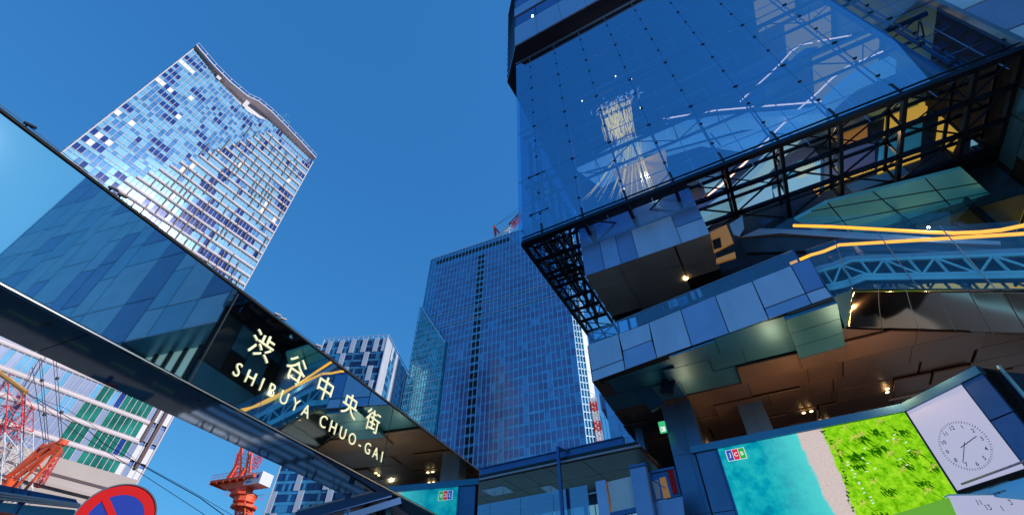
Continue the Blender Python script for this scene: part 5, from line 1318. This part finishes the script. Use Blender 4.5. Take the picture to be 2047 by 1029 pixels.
for pts, mt, nm, n_ in (([(1190,962),(1209,958),(1221,1040),(1199,1040)],'clad_b','wall_panel',.3), ([(1213,963),(1261,951),(1273,1014),(1224,1023)],'white_wall','wall_panel',.1), ([(1258,932),(1289,926),(1309,1040),(1275,1040)],'clad_c','end_pier',.5), ([(1256,930),(1290,923),(1290,928),(1257,935)],'blue_steel','pier_cap',.6)):
    m = MB(); m.prism([FN.at(*p, n_) for p in pts], -FN.N*.4); m.build(nm, M[mt], SN)
m = MB(); m.bar(FN.at(1210,960,.2), FN.at(1222,1029,.2), .05); m.build('copper_edge', M['wood_orange'], SN)
m = MB(); m.bar(FN.at(1222,1029,.2), FN.at(1274,1018,.2), .2, .25); m.build('lower_beam', M['blue_steel'], SN)

# ================================================================ PEOPLE
def person(loc, az, label, top, trousers, lean=0, step=.25, arm=.3, bag=None, group=None, hairc='hair'):
    """standing or walking figure grown as one skinned body, clothes and hair as children"""
    P = bpy.data.objects.new('person', None)
    v = [(0,0,.95), (0,.01,1.12), (0,.02,1.32), (0,.02,1.45), (0,.03,1.54), (0,.04,1.62), (0,.04,1.71)]
    rad = [(.15,.11), (.13,.10), (.165,.11), (.07,.07), (.05,.05), (.082,.095), (.07,.085)]
    e = [(0,1),(1,2),(2,3),(3,4),(4,5),(5,6)]
    def add(pts, rs, root):
        prev = root
        for p, r_ in zip(pts, rs): v.append(p); rad.append((r_, r_)); e.append((prev, len(v)-1)); prev = len(v)-1
        return prev
    for s_ in (-1, 1):
        f = step*s_
        add([(s_*.09,f*.1,.88), (s_*.10,f*.6+.03,.48), (s_*.10,f*.9-(.06 if f < 0 else 0),.09), (s_*.11,f*.9+.12,.04)], (.09,.06,.04,.035), 0)
        h = add([(s_*.17,.02,1.40), (s_*.23,-.02-f*arm*.5,1.14), (s_*.22,.10-f*arm,.90)], (.055,.042,.03), 3)
        h2 = add([(s_*.22,.12-f*arm,.84)], (.028,), h)
        for q in range(4): add([(s_*.215,.10-f*arm+q*.016,.79), (s_*.205,.11-f*arm+q*.016,.755-(.01 if q in (1,2) else 0))], (.009,.008), h2)
        add([(s_*.20,.15-f*arm,.82), (s_*.195,.165-f*arm,.79)], (.010,.009), h2)
    v.append((0,.145,1.635)); rad.append((.014,.014)); e.append((5, len(v)-1))        # nose
    for s_ in (-1,1): v.append((s_*.085,.03,1.635)); rad.append((.014,.02)); e.append((5, len(v)-1))
    me = bpy.data.meshes.new('person'); me.from_pydata(v, e, []); o = bpy.data.objects.new('person', me); S.collection.objects.link(o)
    sk = o.modifiers.new('s', 'SKIN'); ss = o.modifiers.new('u', 'SUBSURF'); ss.levels = 1; ss.render_levels = 1
    for i, r_ in enumerate(rad): me.skin_vertices[0].data[i].radius = r_
    me.skin_vertices[0].data[0].use_root = True
    bpy.context.view_layer.update()
    me2 = bpy.data.meshes.new_from_object(o.evaluated_get(bpy.context.evaluated_depsgraph_get()))
    bpy.data.objects.remove(o); o = bpy.data.objects.new('person', me2); S.collection.objects.link(o)
    me2.materials.clear()
    for mt in ('skin', top, trousers): me2.materials.append(M[mt])
    for p in me2.polygons:
        p.use_smooth = True; c = p.center
        p.material_index = 0 if (c.z > 1.5 or (abs(c.x) > .17 and c.z < .93)) else (1 if c.z > .93 else 2)
    b = MB(); 
    for a in range(6):
        t0, t1 = pi*.62*a/6, pi*.62*(a+1)/6
        for q in range(12):
            f0, f1 = 2*pi*q/12, 2*pi*(q+1)/12
            g = lambda t, f: Vector((sin(t)*cos(f)*.098, .025+sin(t)*sin(f)*.108-(.02 if sin(f) < 0 else 0), 1.665+cos(t)*.10-(0.05*sin(t) if sin(f) < .2 else 0)))
            b.quad([g(t0,f0), g(t1,f0), g(t1,f1), g(t0,f1)])
    h_ = b.build('hair', M[hairc], None, smooth=True); h_.parent = o
    if bag:
        b = MB(); b.hexa([(.20,-.12,.72),(.30,-.12,.72),(.30,.18,.72),(.20,.18,.72),(.21,-.10,1.0),(.29,-.10,1.0),(.29,.16,1.0),(.21,.16,1.0)]); b.bar((.25,-.05,1.0), (.12,0,1.43), .02); b.bar((.25,.1,1.0), (.12,.03,1.43), .02)
        g_ = b.build('shoulder_bag', M[bag], None, bevel=.01); g_.parent = o
    o.location = loc; o.rotation_euler = (0, 0, -radians(az)); tag(o, label, 'person', group)
    return o
def on_esc(E, zr, u, n, az, **k): return person(E.pt(u,n,zr(u)-1.05), az, **k)
on_esc(E0, zr1, 3.3, -.75, 130, label='person in a cream top riding the escalator below the amber handrail', top='cloth_cream', trousers='cloth_grey', step=.05)
on_esc(E0, zr1, 1.9, -.7, 130, label='person in dark clothes at the head of the escalator behind the glass', top='cloth_black', trousers='cloth_black', step=.08)
PG = 'people on the crossing mirrored in the gate underside'
for (u, n_, az_, tp_, tr_, bg_, lab) in ((12.2,-13.6,20,'cloth_grey','cloth_black',None,'person in a grey top walking on the crossing'), (13.8,-13.7,200,'cloth_black','cloth_black','cloth_black','person in black with a black shoulder bag on the crossing'),
      (15.6,-13.4,30,'cloth_black','cloth_blue',None,'person in black top and blue trousers on the crossing'), (19.0,-13.2,210,'cloth_cream','cloth_black','cloth_red','person in a cream top carrying a red bag on the crossing'),
      (20.6,-12.6,15,'cloth_red','cloth_grey',None,'person in a red top walking on the crossing'), (22.3,-13.6,190,'cloth_blue','cloth_black','cloth_cream','person in a blue top with a cream bag on the crossing')):
    person(FC.pt(u, n_, .01), az_, lab, tp_, tr_, bag=bg_, group=PG)
